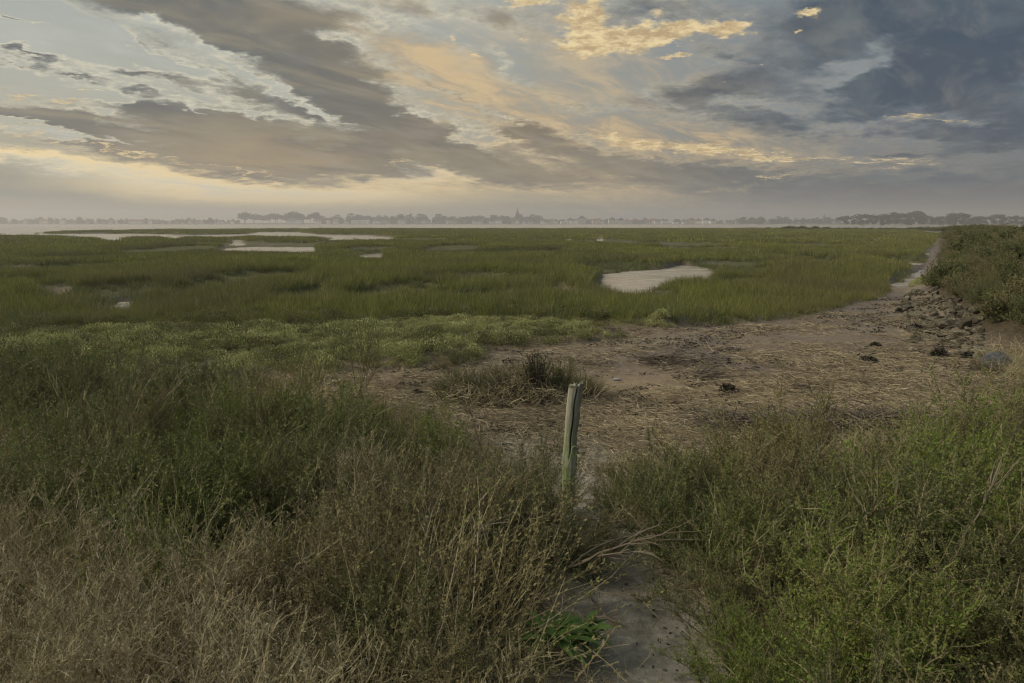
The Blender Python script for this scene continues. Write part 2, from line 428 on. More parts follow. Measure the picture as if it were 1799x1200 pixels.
def height(x, y, ret=False):
    x = np.asarray(x, float); y = np.asarray(y, float)
    m, pond, creek, run, dike = masks(x, y)
    r = np.hypot(x, y)
    plat = 0.16 + 0.46 * (fbm(x, y, .20, 3, 1) - .5) + 0.05 * (fbm(x, y, 1.5, 2, 2) - .5)
    flat = 0.035 * (fbm(x, y, .8, 4, 4) - .5) + 0.02
    mm = sstep(m, 0.0, 0.35)
    h = flat * (1 - mm) + plat * mm
    h = h - 0.55 * sstep(pond, -.35, .25) * mm
    h = h - 0.27 * creek * mm * (1 - sstep(pond, -.35, .25))
    h = np.where((mm > .5) & (pond < -.35), np.maximum(h, -.09), h)
    h = np.where((m < -0.4) & (y > 120), -1.2, h)                       # open water beyond the marsh
    far = sstep(m, .6, -.6) * sstep(r, 130, 150)
    h = h * (1 - far) - 1.0 * far
    h = h - 0.12 * sstep(run, -.35, .15)
    p = purs_mask(x, y)
    pm = sstep(p, -.05, .35)
    h = h + pm * (0.02 + .17 * fbm(x, y, 1.1, 3, 13))
    d = sstep(dike, -.2, 3.3)
    h = h + d * (1.62 + .3 * (fbm(x, y, .4, 3, 6) - .5)) + .15 * sstep(dike, -.6, .6) * fbm(x, y, 1.4, 2, 18)
    b = bank_h(x, y)
    h = h + b
    pd, pt = polyline_d(x, y, PATH)
    pw = np.interp(pt, range(len(PATH_W)), PATH_W)
    side = sstep(pd, pw * .8, pw * .8 + .55)
    near = sstep(y, 7.5, 5.0)
    h = h + near * (0.10 * side - 0.03) + near * 0.06 * (fbm(x, y, 1.7, 3, 14) - .5)
    if ret: return h, m, pond, creek, run, dike, p, pd - pw
    return h


_gx = np.arange(-13, 17, .06); _gy = np.arange(-.5, 30, .06)
_GX, _GY = np.meshgrid(_gx, _gy, indexing='ij')
_GZ = height(_GX, _GY)


def hz(x, y):
    i = (x - _gx[0]) / .06; j = (y - _gy[0]) / .06
    if 0 <= i < len(_gx) - 2 and 0 <= j < len(_gy) - 2:
        i0 = int(i); j0 = int(j); u = i - i0; v = j - j0
        return float((_GZ[i0, j0] * (1 - u) + _GZ[i0 + 1, j0] * u) * (1 - v) + (_GZ[i0, j0 + 1] * (1 - u) + _GZ[i0 + 1, j0 + 1] * u) * v)
    return float(height(np.array([x]), np.array([y]))[0])


def gpt(px, py, lift=0.0):
    """ground point seen at this pixel, following the relief"""
    z = 0.0
    for _ in range(8):
        x, y = gp(px, py, z + lift)
        z = hz(x, y)
    return x, y, z


# ------------------------------------------------------------------ object helpers
def tag(o, label=None, cat=None, group=None, kind=None):
    if label: o['label'] = label
    if cat: o['category'] = cat
    if group: o['group'] = group
    if kind: o['kind'] = kind
    return o


def mesh_np(name, V, Fq, mat, attrs=None, smooth=False):
    """V (n,3); Fq a list of (k,3) or (k,4) index arrays"""
    me = bpy.data.meshes.new(name)
    V = np.asarray(V, np.float32)
    if not isinstance(Fq, (list, tuple)): Fq = [Fq]
    Fq = [np.asarray(f, np.int32) for f in Fq if len(f)]
    me.vertices.add(len(V)); me.vertices.foreach_set('co', V.ravel())
    loops = np.concatenate([f.ravel() for f in Fq])
    sizes = np.concatenate([np.full(len(f), f.shape[1], np.int32) for f in Fq])
    starts = np.concatenate([[0], np.cumsum(sizes)[:-1]]).astype(np.int32)
    me.loops.add(len(loops)); me.loops.foreach_set('vertex_index', loops)
    me.polygons.add(len(sizes)); me.polygons.foreach_set('loop_start', starts)
    me.polygons.foreach_set('use_smooth', np.full(len(sizes), smooth, bool))
    if attrs:
        for k, a in attrs.items():
            at = me.attributes.new(k, 'FLOAT', 'POINT'); at.data.foreach_set('value', np.asarray(a, np.float32))
    me.update(calc_edges=True)
    for m in (mat if isinstance(mat, (list, tuple)) else [mat]): me.materials.append(m)
    return me


def obj(name, me, parent=None, loc=(0, 0, 0), rot=(0, 0, 0), scale=(1, 1, 1)):
    o = bpy.data.objects.new(name, me)
    COL.objects.link(o)
    o.location = loc; o.rotation_euler = rot; o.scale = scale
    if parent: o.parent = parent
    return o


def empty(name, loc, rz=0.0, s=1.0):
    o = bpy.data.objects.new(name, None); COL.objects.link(o)
    o.location = loc; o.rotation_euler = (0, 0, rz); o.scale = (s, s, s) if not isinstance(s, tuple) else s
    o.empty_display_size = .1
    return o


class Geo:
    """collects ribbons, prisms, leaves and boxes and keeps a random value per vertex"""
    def __init__(self): self.V = []; self.Q = []; self.T = []; self.A = []; self.n = 0

    def add(self, V, Q=None, Tr=None, A=None):
        V = np.asarray(V, float).reshape(-1, 3)
        self.V.append(V)
        if Q is not None and len(Q): self.Q.append(np.asarray(Q).reshape(-1, 4) + self.n)
        if Tr is not None and len(Tr): self.T.append(np.asarray(Tr).reshape(-1, 3) + self.n)
        self.A.append(np.zeros(len(V)) if A is None else np.broadcast_to(np.asarray(A, float), (len(V),)))
        self.n += len(V)

    def mesh(self, name, mat, smooth=False):
        F = []
        if self.Q: F.append(np.concatenate(self.Q))
        if self.T: F.append(np.concatenate(self.T))
        return mesh_np(name, np.concatenate(self.V), F, mat, {'rnd': np.concatenate(self.A)}, smooth)

    def ribbons(self, P, w, a, taper=0.25):
        N, K, _ = P.shape
        t = np.gradient(P, axis=1); t /= np.linalg.norm(t, axis=2, keepdims=True) + 1e-9
        rv = rng.normal(size=(N, 1, 3)); s = np.cross(t, rv); s /= np.linalg.norm(s, axis=2, keepdims=True) + 1e-9
        ww = (np.asarray(w).reshape(-1, 1) * np.linspace(1, taper, K)[None, :])[..., None] * .5
        V = np.stack([P - s * ww, P + s * ww], axis=2).reshape(-1, 3)
        base = (np.arange(N)[:, None] * K + np.arange(K - 1)[None, :]) * 2
        Q = np.stack([base, base + 1, base + 3, base + 2], -1)
        self.add(V, Q, None, np.repeat(np.broadcast_to(np.asarray(a, float), (N,)), K * 2))

    def tubes(self, P, w, a, taper=0.35, sides=3):
        N, K, _ = P.shape
        t = np.gradient(P, axis=1); t /= np.linalg.norm(t, axis=2, keepdims=True) + 1e-9
        rv = rng.normal(size=(N, 1, 3)); s = np.cross(t, rv); s /= np.linalg.norm(s, axis=2, keepdims=True) + 1e-9
        u = np.cross(t, s)
        ww = (np.asarray(w).reshape(-1, 1) * np.linspace(1, taper, K)[None, :])[..., None] * .5
        ring = [P + ww * (math.cos(2 * math.pi * i / sides) * s + math.sin(2 * math.pi * i / sides) * u) for i in range(sides)]
        V = np.stack(ring, axis=2).reshape(-1, 3)
        base = (np.arange(N)[:, None] * K + np.arange(K - 1)[None, :]) * sides
        Q = []
        for i in range(sides):
            j = (i + 1) % sides
            Q.append(np.stack([base + i, base + j, base + j + sides, base + i + sides], -1).reshape(-1, 4))
        self.add(V, np.concatenate(Q), None, np.repeat(np.broadcast_to(np.asarray(a, float), (N,)), K * sides))

    def leaves(self, B, D, L, Wd, a):
        N = len(B); D = D / (np.linalg.norm(D, axis=1, keepdims=True) + 1e-9)
        s = np.cross(D, rng.normal(size=(N, 3))); s /= np.linalg.norm(s, axis=1, keepdims=True) + 1e-9
        L = np.broadcast_to(L, (N,))[:, None]; Wd = np.broadcast_to(Wd, (N,))[:, None]
        mid = B + D * L * .5
        V = np.stack([B, mid + s * Wd * .5, B + D * L, mid - s * Wd * .5], 1).reshape(-1, 3)
        q = np.arange(N)[:, None] * 4 + np.arange(4)[None, :]
        self.add(V, q, None, np.repeat(np.broadcast_to(a, (N,)), 4))

    def box(self, c, s, rz=0.0, a=0.0):
        v = np.array([[x, y, z] for x in (-.5, .5) for y in (-.5, .5) for z in (-.5, .5)]) * np.asarray(s)
        cr, sr = math.cos(rz), math.sin(rz)
        v = np.stack([v[:, 0] * cr - v[:, 1] * sr, v[:, 0] * sr + v[:, 1] * cr, v[:, 2]], 1) + np.asarray(c)
        self.add(v, [[0, 1, 3, 2], [4, 6, 7, 5], [0, 4, 5, 1], [2, 3, 7, 6], [0, 2, 6, 4], [1, 5, 7, 3]], None, a)


def wander(S, D, L, K, curl=.15, up=0.0):
    N = len(S); P = np.zeros((N, K, 3)); P[:, 0] = S
    D = D / (np.linalg.norm(D, axis=1, keepdims=True) + 1e-9)
    L = np.broadcast_to(L, (N,))[:, None]
    for k in range(1, K):
        D = D + rng.normal(size=(N, 3)) * curl; D[:, 2] += up
        D /= np.linalg.norm(D, axis=1, keepdims=True)
        P[:, k] = P[:, k - 1] + D * L / (K - 1)
    return P


def sample_lines(P, M, lo=.2, hi=1.0):
    """M random points and tangents on every polyline"""
    N, K, _ = P.shape
    t = rng.uniform(lo, hi, (N, M)) * (K - 1) * .999
    i = t.astype(int); f = (t - i)[..., None]
    ar = np.arange(N)[:, None]
    A = P[ar, i]; B = P[ar, i + 1]
    return (A + (B - A) * f).reshape(-1, 3), (B - A).reshape(-1, 3), (t / (K - 1)).ravel()


def unit(n):
    v = rng.normal(size=(n, 3)); return v / np.linalg.norm(v, axis=1, keepdims=True)


# ------------------------------------------------------------------ materials
def material(name):
    m = bpy.data.materials.new(name); m.use_nodes = True
    nt = m.node_tree; nt.nodes.clear(); T = NT(nt)
    out = nt.nodes.new('ShaderNodeOutputMaterial')
    return m, T, out


def principled(T, out, col, rough=.8, spec=.3, normal=None):
    p = T.n.new('ShaderNodeBsdfPrincipled')
    T.set(p.inputs['Base Color'], col); T.set(p.inputs['Roughness'], rough)
    p.inputs['Specular IOR Level'].default_value = spec if not isinstance(spec, bpy.types.NodeSocket) else .5
    if isinstance(spec, bpy.types.NodeSocket): T.l.new(spec, p.inputs['Specular IOR Level'])
    if normal is not None: T.l.new(normal, p.inputs['Normal'])
    T.l.new(p.outputs[0], out.inputs['Surface'])
    return p


def bump(T, h, strength=.4, dist=.02):
    b = T.n.new('ShaderNodeBump'); b.inputs['Strength'].default_value = strength; b.inputs['Distance'].default_value = dist
    T.l.new(h, b.inputs['Height']); return b.outputs[0]


def attr(T, name):
    a = T.n.new('ShaderNodeAttribute'); a.attribute_name = name; return a.outputs['Fac']


def plant_mat(name, c_lo, c_mid, c_hi, c_alt, patch_scale=.6, patch=(.45, .65), alt_amt=.8, transl=.25, rough=.65, obj_var=.35):
    """leaf or twig colour: varies by piece, by plant and in patches over the ground"""
    m, T, out = material(name)
    geo = T.n.new('ShaderNodeNewGeometry').outputs['Position']
    oi = T.n.new('ShaderNodeObjectInfo').outputs['Random']
    r = attr(T, 'rnd')
    f = T.math('ADD', T.math('MULTIPLY', r, .7), T.math('MULTIPLY', oi, .3))
    c = T.ramp(f, [(0.05, c_lo + (1,)), (.5, c_mid + (1,)), (.95, c_hi + (1,))])
    n = T.noise(geo, patch_scale, 3, .6)
    pn = T.math('ADD', n, T.math('MULTIPLY', T.math('SUBTRACT', T.math('FRACT', T.math('MULTIPLY', r, 7.31)), .5), .28))
    pn = T.math('ADD', pn, T.math('MULTIPLY', T.math('SUBTRACT', oi, .5), obj_var))
    c = T.mix(T.math('MULTIPLY', T.smooth(pn, patch[0], patch[1]), alt_amt), c, c_alt + (1,))
    p = T.n.new('ShaderNodeBsdfPrincipled'); T.l.new(c, p.inputs['Base Color'])
    p.inputs['Roughness'].default_value = rough; p.inputs['Specular IOR Level'].default_value = .25
    if transl > 0:
        t = T.n.new('ShaderNodeBsdfTranslucent'); T.l.new(c, t.inputs['Color'])
        mx = T.n.new('ShaderNodeMixShader'); mx.inputs[0].default_value = transl
        T.l.new(p.outputs[0], mx.inputs[1]); T.l.new(t.outputs[0], mx.inputs[2]); T.l.new(mx.outputs[0], out.inputs['Surface'])
    else:
        T.l.new(p.outputs[0], out.inputs['Surface'])
    return m


M = {}
M['leaf'] = plant_mat('leaf_green', (.10, .125, .03), (.175, .21, .052), (.28, .30, .09), (.31, .25, .12), 1.3, (.46, .60), .8)
M['twig_green'] = plant_mat('twig_green', (.11, .10, .05), (.20, .18, .09), (.34, .29, .17), (.26, .20, .12), 1.4, (.5, .7), .6, 0.0)
M['leaf_bright'] = plant_mat('leaf_bright', (.10, .145, .022), (.165, .225, .036), (.27, .33, .07), (.27, .23, .09), 1.3, (.55, .75), .6)
M['leaf_dark'] = plant_mat('leaf_dark', (.075, .09, .03), (.14, .158, .055), (.23, .24, .09), (.25, .20, .10), .9, (.46, .62), .75)
M['twig'] = plant_mat('twig_brown', (.13, .10, .06), (.26, .205, .125), (.44, .365, .235), (.19, .19, .08), 1.4, (.52, .7), .6, 0.0)
M['dry'] = plant_mat('dry_twig', (.21, .17, .09), (.42, .355, .20), (.64, .565, .36), (.27, .25, .10), 1.3, (.50, .66), .55, .12)
M['wood'] = plant_mat('old_wood', (.08, .062, .042), (.155, .12, .082), (.30, .245, .175), (.11, .095, .06), 2, (.5, .7), .5, 0.0)
M['grass'] = plant_mat('marsh_grass', (.08, .095, .022), (.215, .235, .05), (.54, .52, .16), (.19, .165, .08), .12, (.46, .60), .85, .3, .6, .12)
M['grass_grey'] = plant_mat('grey_grass', (.10, .115, .05), (.16, .175, .07), (.26, .27, .12), (.15, .15, .055), .1, (.5, .6), .6, .3, .6, .2)
M['fleshy'] = plant_mat('fleshy_leaf', (.12, .13, .04), (.48, .49, .19), (.80, .77, .40), (.12, .12, .045), .9, (.50, .58), .85, .15, .5, .25)
M['straw'] = plant_mat('straw', (.20, .16, .09), (.39, .315, .19), (.68, .58, .37), (.21, .165, .105), .9, (.48, .64), .8, .1, .6, .2)
M['dock'] = plant_mat('dock_leaf', (.08, .145, .028), (.12, .205, .036), (.19, .28, .055), (.14, .20, .05), 2, (.6, .8), .4, .3, .4)
M['tree'] = plant_mat('tree_leaf', (.035, .045, .022), (.055, .07, .032), (.085, .10, .045), (.06, .065, .04), .02, (.5, .65), .5, .1)
M['bark'] = plant_mat('bark', (.08, .065, .05), (.12, .10, .08), (.16, .13, .10), (.1, .09, .07), 1, (.5, .7), .5, 0.0)


def ground_mat():
    m, T, out = material('ground_mud')
    pos = T.n.new('ShaderNodeNewGeometry').outputs['Position']
    mar = attr(T, 'marsh'); san = attr(T, 'sand'); veg = attr(T, 'veg'); wet = attr(T, 'wet'); lit = attr(T, 'litter')
    n1 = T.noise(pos, .9, 6, .6); n2 = T.noise(pos, 9, 6, .65); n3 = T.noise(pos, 55, 4, .6)
    mud = T.mix(T.smooth(n2, .3, .7), lin4((108, 97, 80)), lin4((148, 134, 111)))
    mud = T.mix(T.smooth(n1, .42, .62), mud, lin4((120, 106, 90)))
    mud = T.mix(T.math('MULTIPLY', T.smooth(n3, .52, .70), .6), mud, lin4((172, 152, 118)))
    mud = T.mix(T.math('MULTIPLY', lit, T.smooth(n3, .35, .6)), mud, lin4((168, 145, 106)))
    sand = T.mix(T.smooth(n2, .35, .65), lin4((130, 124, 106)), lin4((160, 152, 133)))
    sand = T.mix(T.math('MULTIPLY', T.smooth(n1, .48, .66), .5), sand, lin4((112, 102, 86)))
    sand = T.mix(T.math('MULTIPLY', T.smooth(n3, .60, .72), .55), sand, lin4((92, 82, 68)))
    c = T.mix(san, mud, sand)
    soil = T.mix(T.smooth(n2, .35, .65), lin4((62, 54, 38)), lin4((92, 80, 56)))
    c = T.mix(veg, c, soil)
    mg = T.mix(T.smooth(n2, .35, .65), lin4((70, 70, 38)), lin4((104, 100, 56)))
    c = T.mix(mar, c, mg)
    c = T.mix(T.math('MULTIPLY', wet, .55), c, lin4((98, 84, 74)))
    rough = T.math('SUBTRACT', .92, T.math('MULTIPLY', wet, .45))
    hh = T.math('ADD', T.math('MULTIPLY', n2, .6), T.math('MULTIPLY', n3, .25))
    principled(T, out, c, rough, .35, bump(T, hh, .8, .05))
    return m


M['ground'] = ground_mat()


def water_mat():
    """a film of water over pale silt, rippled in streaks"""
    m, T, out = material('shallow_water')
    pos = T.n.new('ShaderNodeNewGeometry').outputs['Position']
    rp = T.vmath('MULTIPLY', pos, (.45, 1.5, 1.0))
    n = T.noise(rp, 2.6, 6, .65, .6); n2 = T.noise(T.vmath('MULTIPLY', pos, (.2, .7, 1)), .5, 4, .6); n3 = T.noise(rp, 9, 4, .6)
    c = T.mix(T.smooth(n, .38, .62), lin4((150, 138, 118)), lin4((188, 175, 152)))
    ro = T.math('ADD', .12, T.math('MULTIPLY', T.smooth(n2, .4, .6), .32))
    principled(T, out, c, ro, .6, bump(T, T.math('ADD', n, T.math('MULTIPLY', n3, .4)), .3, .02))
    return m


M['water'] = water_mat()


def stone_mat(name, a, b, moss):
    m, T, out = material(name)
    tc = T.n.new('ShaderNodeTexCoord').outputs['Object']
    oi = T.n.new('ShaderNodeObjectInfo').outputs['Random']
    v = T.vmath('ADD', tc, T.comb(T.math('MULTIPLY', oi, 37.0), oi, 0.0))
    n = T.noise(v, 4.0, 8, .65); n2 = T.noise(v, 1.6, 4, .6)
    c = T.mix(T.smooth(n, .3, .7), a + (1,), b + (1,))
    c = T.mix(T.math('MULTIPLY', T.smooth(n2, .45, .62), .8), c, moss + (1,))
    c = T.mix(T.math('MULTIPLY', T.smooth(oi, .2, .9), .8), c, lin4((62, 56, 44)))
    principled(T, out, c, .85, .3, bump(T, n, .6, .04))
    return m


M['stone'] = stone_mat('mossy_stone', lin((74, 70, 58)), lin((146, 138, 116)), lin((80, 80, 44)))
M['slab'] = stone_mat('blue_slab', lin((84, 88, 92)), lin((112, 116, 118)), lin((92, 92, 84)))
M['weed'] = plant_mat('seaweed', (.035, .03, .022), (.06, .05, .035), (.10, .085, .055), (.09, .07, .045), 4, (.5, .7), .6, 0.0, .5)


# ------------------------------------------------------------------ ground, path, water
def build_ground():
    rr = np.concatenate([[0.0], np.geomspace(0.5, 60, 330), np.geomspace(61, 460, 120)])
    az = np.concatenate([np.linspace(-44, 44, 420), np.linspace(46, 314, 60)]) * math.pi / 180
    Rg, Ag = np.meshgrid(rr, az, indexing='ij')
    x = Rg * np.sin(Ag); y = Rg * np.cos(Ag)
    h, m, pond, creek, run, dike, p, pd = height(x, y, True)
    n0, n1 = x.shape
    idx = np.arange(n0 * n1).reshape(n0, n1)
    nx = np.roll(idx, -1, axis=1)
    Q = np.stack([idx[:-1], idx[1:], nx[1:], nx[:-1]], -1).reshape(-1, 4)
    mar = sstep(m, -.05, .2)
    dk = sstep(dike, 0.2, .9)
    pathm = sstep(pd, .34, .06) * sstep(y, 10.5, 7.0)
    near = sstep(y + .06 * x, 8.6, 7.2)
    veg = np.clip(np.maximum(near * (1 - pathm) * sstep(pd, 0.12, .4), dk), 0, 1)
    veg = np.maximum(veg, sstep(p, 0, .3) * .8)
    wet = np.clip(sstep(pond, -.6, .1) * mar + sstep(run, -.5, .2) + .8 * sstep(fbm(x, y, .5, 3, 90), .56, .68) * sstep(y, 10.5, 12.5), 0, 1)
    lit = sstep(y, 13.5, 9.5) * (1 - pathm)
    at = {'marsh': mar * (1 - .75 * sstep(pond, -.3, .2)), 'sand': np.clip(pathm + .75 * sstep(fbm(x, y, .8, 3, 61), .52, .62) * sstep(y, 9.6, 8.2) * near * 0 + .8 * sstep(np.hypot((x - .4) / 1.6, (y - 7.6) / 2.0), 1.1, .5), 0, 1),
          'veg': veg, 'wet': wet, 'litter': lit}
    me = mesh_np('ground', np.stack([x, y, h], -1).reshape(-1, 3), Q, M['ground'], {k: v.ravel() for k, v in at.items()}, True)
    tag(obj('ground', me), kind='structure', label='mud flat and marsh platform falling from the shrubby bank')


build_ground()


def path_mat():
    m, T, out = material('sandy_path')
    pos = T.n.new('ShaderNodeNewGeometry').outputs['Position']
    n1 = T.noise(pos, 2.2, 5, .6); n2 = T.noise(pos, 14, 6, .65); n3 = T.noise(pos, 70, 4, .6)
    c = T.mix(T.smooth(n2, .35, .65), lin4((128, 122, 105)), lin4((156, 149, 131)))
    c = T.mix(T.math('MULTIPLY', T.smooth(n1, .48, .62), .6), c, lin4((104, 95, 78)))
    c = T.mix(T.math('MULTIPLY', T.smooth(n3, .60, .70), .6), c, lin4((82, 72, 58)))
    principled(T, out, c, .9, .3, bump(T, T.math('ADD', n2, T.math('MULTIPLY', n3, .3)), .7, .03))
    return m


def build_path():
    pts = np.array(PATH)
    t = np.linspace(0, 6.4, 260)
    cx = np.interp(t, range(len(pts)), pts[:, 0]); cy = np.interp(t, range(len(pts)), pts[:, 1])
    k = np.ones(9) / 9
    cx = np.convolve(np.pad(cx, 4, 'edge'), k, 'valid'); cy = np.convolve(np.pad(cy, 4, 'edge'), k, 'valid')
    w = np.interp(t, range(len(PATH_W)), PATH_W) + .02
    tx = np.gradient(cx); ty = np.gradient(cy); L = np.hypot(tx, ty); nx, ny = ty / L, -tx / L
    s = np.linspace(-1, 1, 44)
    edge = 1 + .22 * (fbm(cx, cy, 4.5, 3, 71)[:, None] - .5) * np.sign(s)[None, :]
    X = cx[:, None] + nx[:, None] * w[:, None] * s[None, :] * edge
    Y = cy[:, None] + ny[:, None] * w[:, None] * s[None, :] * edge
    Z = height(X, Y) + .010 - .03 * sstep(np.abs(s)[None, :], .8, 1.0) + .030 * (fbm(X, Y, 6, 4, 72) - .5) + .010 * (fbm(X, Y, 26, 2, 73) - .5)
    idx = np.arange(X.size).reshape(X.shape)
    Q = np.stack([idx[:-1, :-1], idx[:-1, 1:], idx[1:, 1:], idx[1:, :-1]], -1).reshape(-1, 4)
    me = mesh_np('path', np.stack([X, Y, Z], -1).reshape(-1, 3), Q, path_mat(), None, True)
    tag(obj('path', me), kind='structure', label='narrow trodden sandy path between the bushes')


build_path()


def build_water():
    g = Geo()
    S = 2700
    me = mesh_np('water', [(-S, -300, W), (S, -300, W), (S, 2750, W), (-S, 2750, W)], [np.array([[0, 1, 2, 3]])], M['water'])
    tag(obj('water', me), kind='structure', label='shallow tidal water lying behind and among the marsh')
    pl = [gp(px, py, 0) for px, py in ((1545, 515), (1610, 520), (1680, 470), (1690, 425), (1640, 425), (1590, 455), (1530, 495))]
    me = mesh_np('wet_run', [(a, b, -.035) for a, b in pl], [np.array([[0, 1, 2], [0, 2, 3], [0, 3, 4], [0, 4, 5], [0, 5, 6]])], M['water'])
    tag(obj('channel_water', me), kind='structure', label='narrow bright channel beside the dike')


build_water()


# ------------------------------------------------------------------ scattering (countless things only)
def scatter(name, P, protos, sc, rz=None, tilt=.12, label=None, cat=None, idx=None):
    n = len(P)
    me = bpy.data.meshes.new(name); me.vertices.add(n); me.vertices.foreach_set('co', np.asarray(P, np.float32).ravel())
    rot = np.stack([rng.normal(size=n) * tilt, rng.normal(size=n) * tilt, rng.uniform(0, 6.283, n) if rz is None else rz], 1)
    a = me.attributes.new('rotv', 'FLOAT_VECTOR', 'POINT'); a.data.foreach_set('vector', rot.astype(np.float32).ravel())
    sc = np.asarray(sc, float)
    if sc.ndim == 1: sc = np.repeat(sc[:, None], 3, 1)
    a = me.attributes.new('sclv', 'FLOAT_VECTOR', 'POINT'); a.data.foreach_set('vector', sc.astype(np.float32).ravel())
    a = me.attributes.new('pick', 'INT', 'POINT'); a.data.foreach_set('value', (rng.integers(0, len(protos), n) if idx is None else idx).astype(np.int32))
    col = bpy.data.collections.new(name + '_pieces')
    for i, pm in enumerate(protos):
        po = bpy.data.objects.new('%s_piece_%02d' % (name, i), pm); col.objects.link(po)
    ng = bpy.data.node_groups.new(name, 'GeometryNodeTree')
    ng.interface.new_socket('Geometry', in_out='INPUT', socket_type='NodeSocketGeometry')
    ng.interface.new_socket('Geometry', in_out='OUTPUT', socket_type='NodeSocketGeometry')
    N = ng.nodes; L = ng.links
    gi = N.new('NodeGroupInput'); go = N.new('NodeGroupOutput')
    iop = N.new('GeometryNodeInstanceOnPoints'); ci = N.new('GeometryNodeCollectionInfo')
    ci.inputs['Collection'].default_value = col; ci.inputs['Separate Children'].default_value = True; ci.inputs['Reset Children'].default_value = True
    def na(nm, ty):
        q = N.new('GeometryNodeInputNamedAttribute'); q.data_type = ty; q.inputs['Name'].default_value = nm; return q.outputs['Attribute']
    L.new(gi.outputs[0], iop.inputs['Points']); L.new(ci.outputs[0], iop.inputs['Instance']); iop.inputs['Pick Instance'].default_value = True
    L.new(na('pick', 'INT'), iop.inputs['Instance Index']); L.new(na('rotv', 'FLOAT_VECTOR'), iop.inputs['Rotation']); L.new(na('sclv', 'FLOAT_VECTOR'), iop.inputs['Scale'])
    L.new(iop.outputs[0], go.inputs[0])
    o = obj(name, me); md = o.modifiers.new('scatter', 'NODES'); md.node_group = ng
    tag(o, label, cat, kind='stuff')
    return o


def area_points(r0, r1, dens, a0=-42, a1=46):
    A = .5 * R(a1 - a0) * (r1 * r1 - r0 * r0); n = int(A * dens)
    r = np.sqrt(rng.uniform(r0 * r0, r1 * r1, n)); a = R(1) * rng.uniform(a0, a1, n)
    return r * np.sin(a), r * np.cos(a)


def tuft(n, h, spread, w, mat, lean=.28, K=4, hv=.35):
    g = Geo()
    S = np.zeros((n, 3)); S[:, :2] = rng.normal(size=(n, 2)) * spread * .5
    D = np.stack([rng.normal(size=n) * lean, rng.normal(size=n) * lean, np.ones(n)], 1)
    P = wander(S, D, h * rng.uniform(1 - hv, 1 + hv * .5, n), K, .10, -.03)
    g.ribbons(P, w * rng.uniform(.7, 1.3, n), rng.uniform(0, 1, n), .2)
    return g.mesh('tuft', mat)


def build_grass():
    near = [tuft(38, .33, .13, .0065, M['grass'], .32, 4, .55) for _ in range(6)]
    mid = [tuft(52, .31, .36, .016, M['grass'], .25, 3) for _ in range(6)]
    far = [tuft(100, .31, 1.1, .042, M['grass'], .22, 3) for _ in range(6)]
    P = []; S = []; I = []
    for (r0, r1, dens, k, s0) in ((11, 24, 50, 0, 1.0), (24, 42, 32, 0, 1.12), (42, 85, 10.0, 1, 1.05), (85, 340, 1.4, 2, 1.0)):
        x, y = area_points(r0, r1, dens)
        h, m, pond, creek, run, dike, p, pd = height(x, y, True)
        ok = (m > .06 + .25 * rng.random(len(x)) ** 2) & (pond < -.2 - .2 * rng.random(len(x))) & (creek < .35) & (p < .1) & (dike < 0) & (run < -.25)
        x, y, h, m, creek = x[ok], y[ok], h[ok], m[ok], creek[ok]
        s = s0 * (0.28 + .98 * fbm(x, y, .12, 4, 51) + .45 * fbm(x, y, .9, 2, 52)) * rng.uniform(.7, 1.3, len(x))
        s = np.minimum(s, 1.22 * s0) * rng.uniform(.9, 1.05, len(x))
        s *= .72 + .28 * sstep(m, 0, 2.5)
        s *= 1 - .3 * sstep(creek, 0, .35)
        P.append(np.stack([x, y, h - .02], 1)); S.append(s); I.append(k * 6 + rng.integers(0, 6, len(x)))
    P = np.concatenate(P); print('grass tufts', len(P))
    scatter('marsh_grass', P, near + mid + far, np.concatenate(S), None, .10, 'dense green cord grass covering the marsh out to the water', 'grass', np.concatenate(I))
    # greyer, finer sward mixed in patches and on the rims of the creeks
    x, y = area_points(12, 70, 8)
    h, m, pond, creek, run, dike, p, pd = height(x, y, True)
    rim = ((creek > .05) & (creek < .9)) | ((pond > -.7) & (pond < -.15)) | ((fbm(x, y, .11, 3, 88) > .56))
    ok = (m > .0) & rim & (pond < -.12) & (p < .1) & (dike < .2)
    x, y, h = x[ok], y[ok], h[ok]
    g2 = [tuft(30, .30, .22, .014, M['grass_grey'], .5, 4) for _ in range(4)]
    print('grey', len(x))
    scatter('sea_purslane_fringe', np.stack([x, y, h - .02], 1), g2, rng.uniform(.7, 1.25, len(x)), None, .2, 'grey green low growth along the creek edges of the marsh', 'ground cover')


build_grass()


def fleshy_clump(n, r, h, L, mat):
    g = Geo()
    d = unit(n); d[:, 2] = np.abs(d[:, 2])
    B = d * np.array([r, r, h]) * rng.uniform(.55, 1.0, (n, 1))
    D = d + rng.normal(size=(n, 3)) * .5 + np.array([0, 0, .5])
    g.leaves(B, D, L * rng.uniform(.6, 1.3, n), L * .42, rng.uniform(0, 1, n))
    S = np.zeros((14, 3)); Dd = unit(14); Dd[:, 2] = np.abs(Dd[:, 2]) + .2
    g.ribbons(wander(S, Dd, r * .9, 4, .2), .006, .1)
    return g.mesh('fleshy_clump', mat)


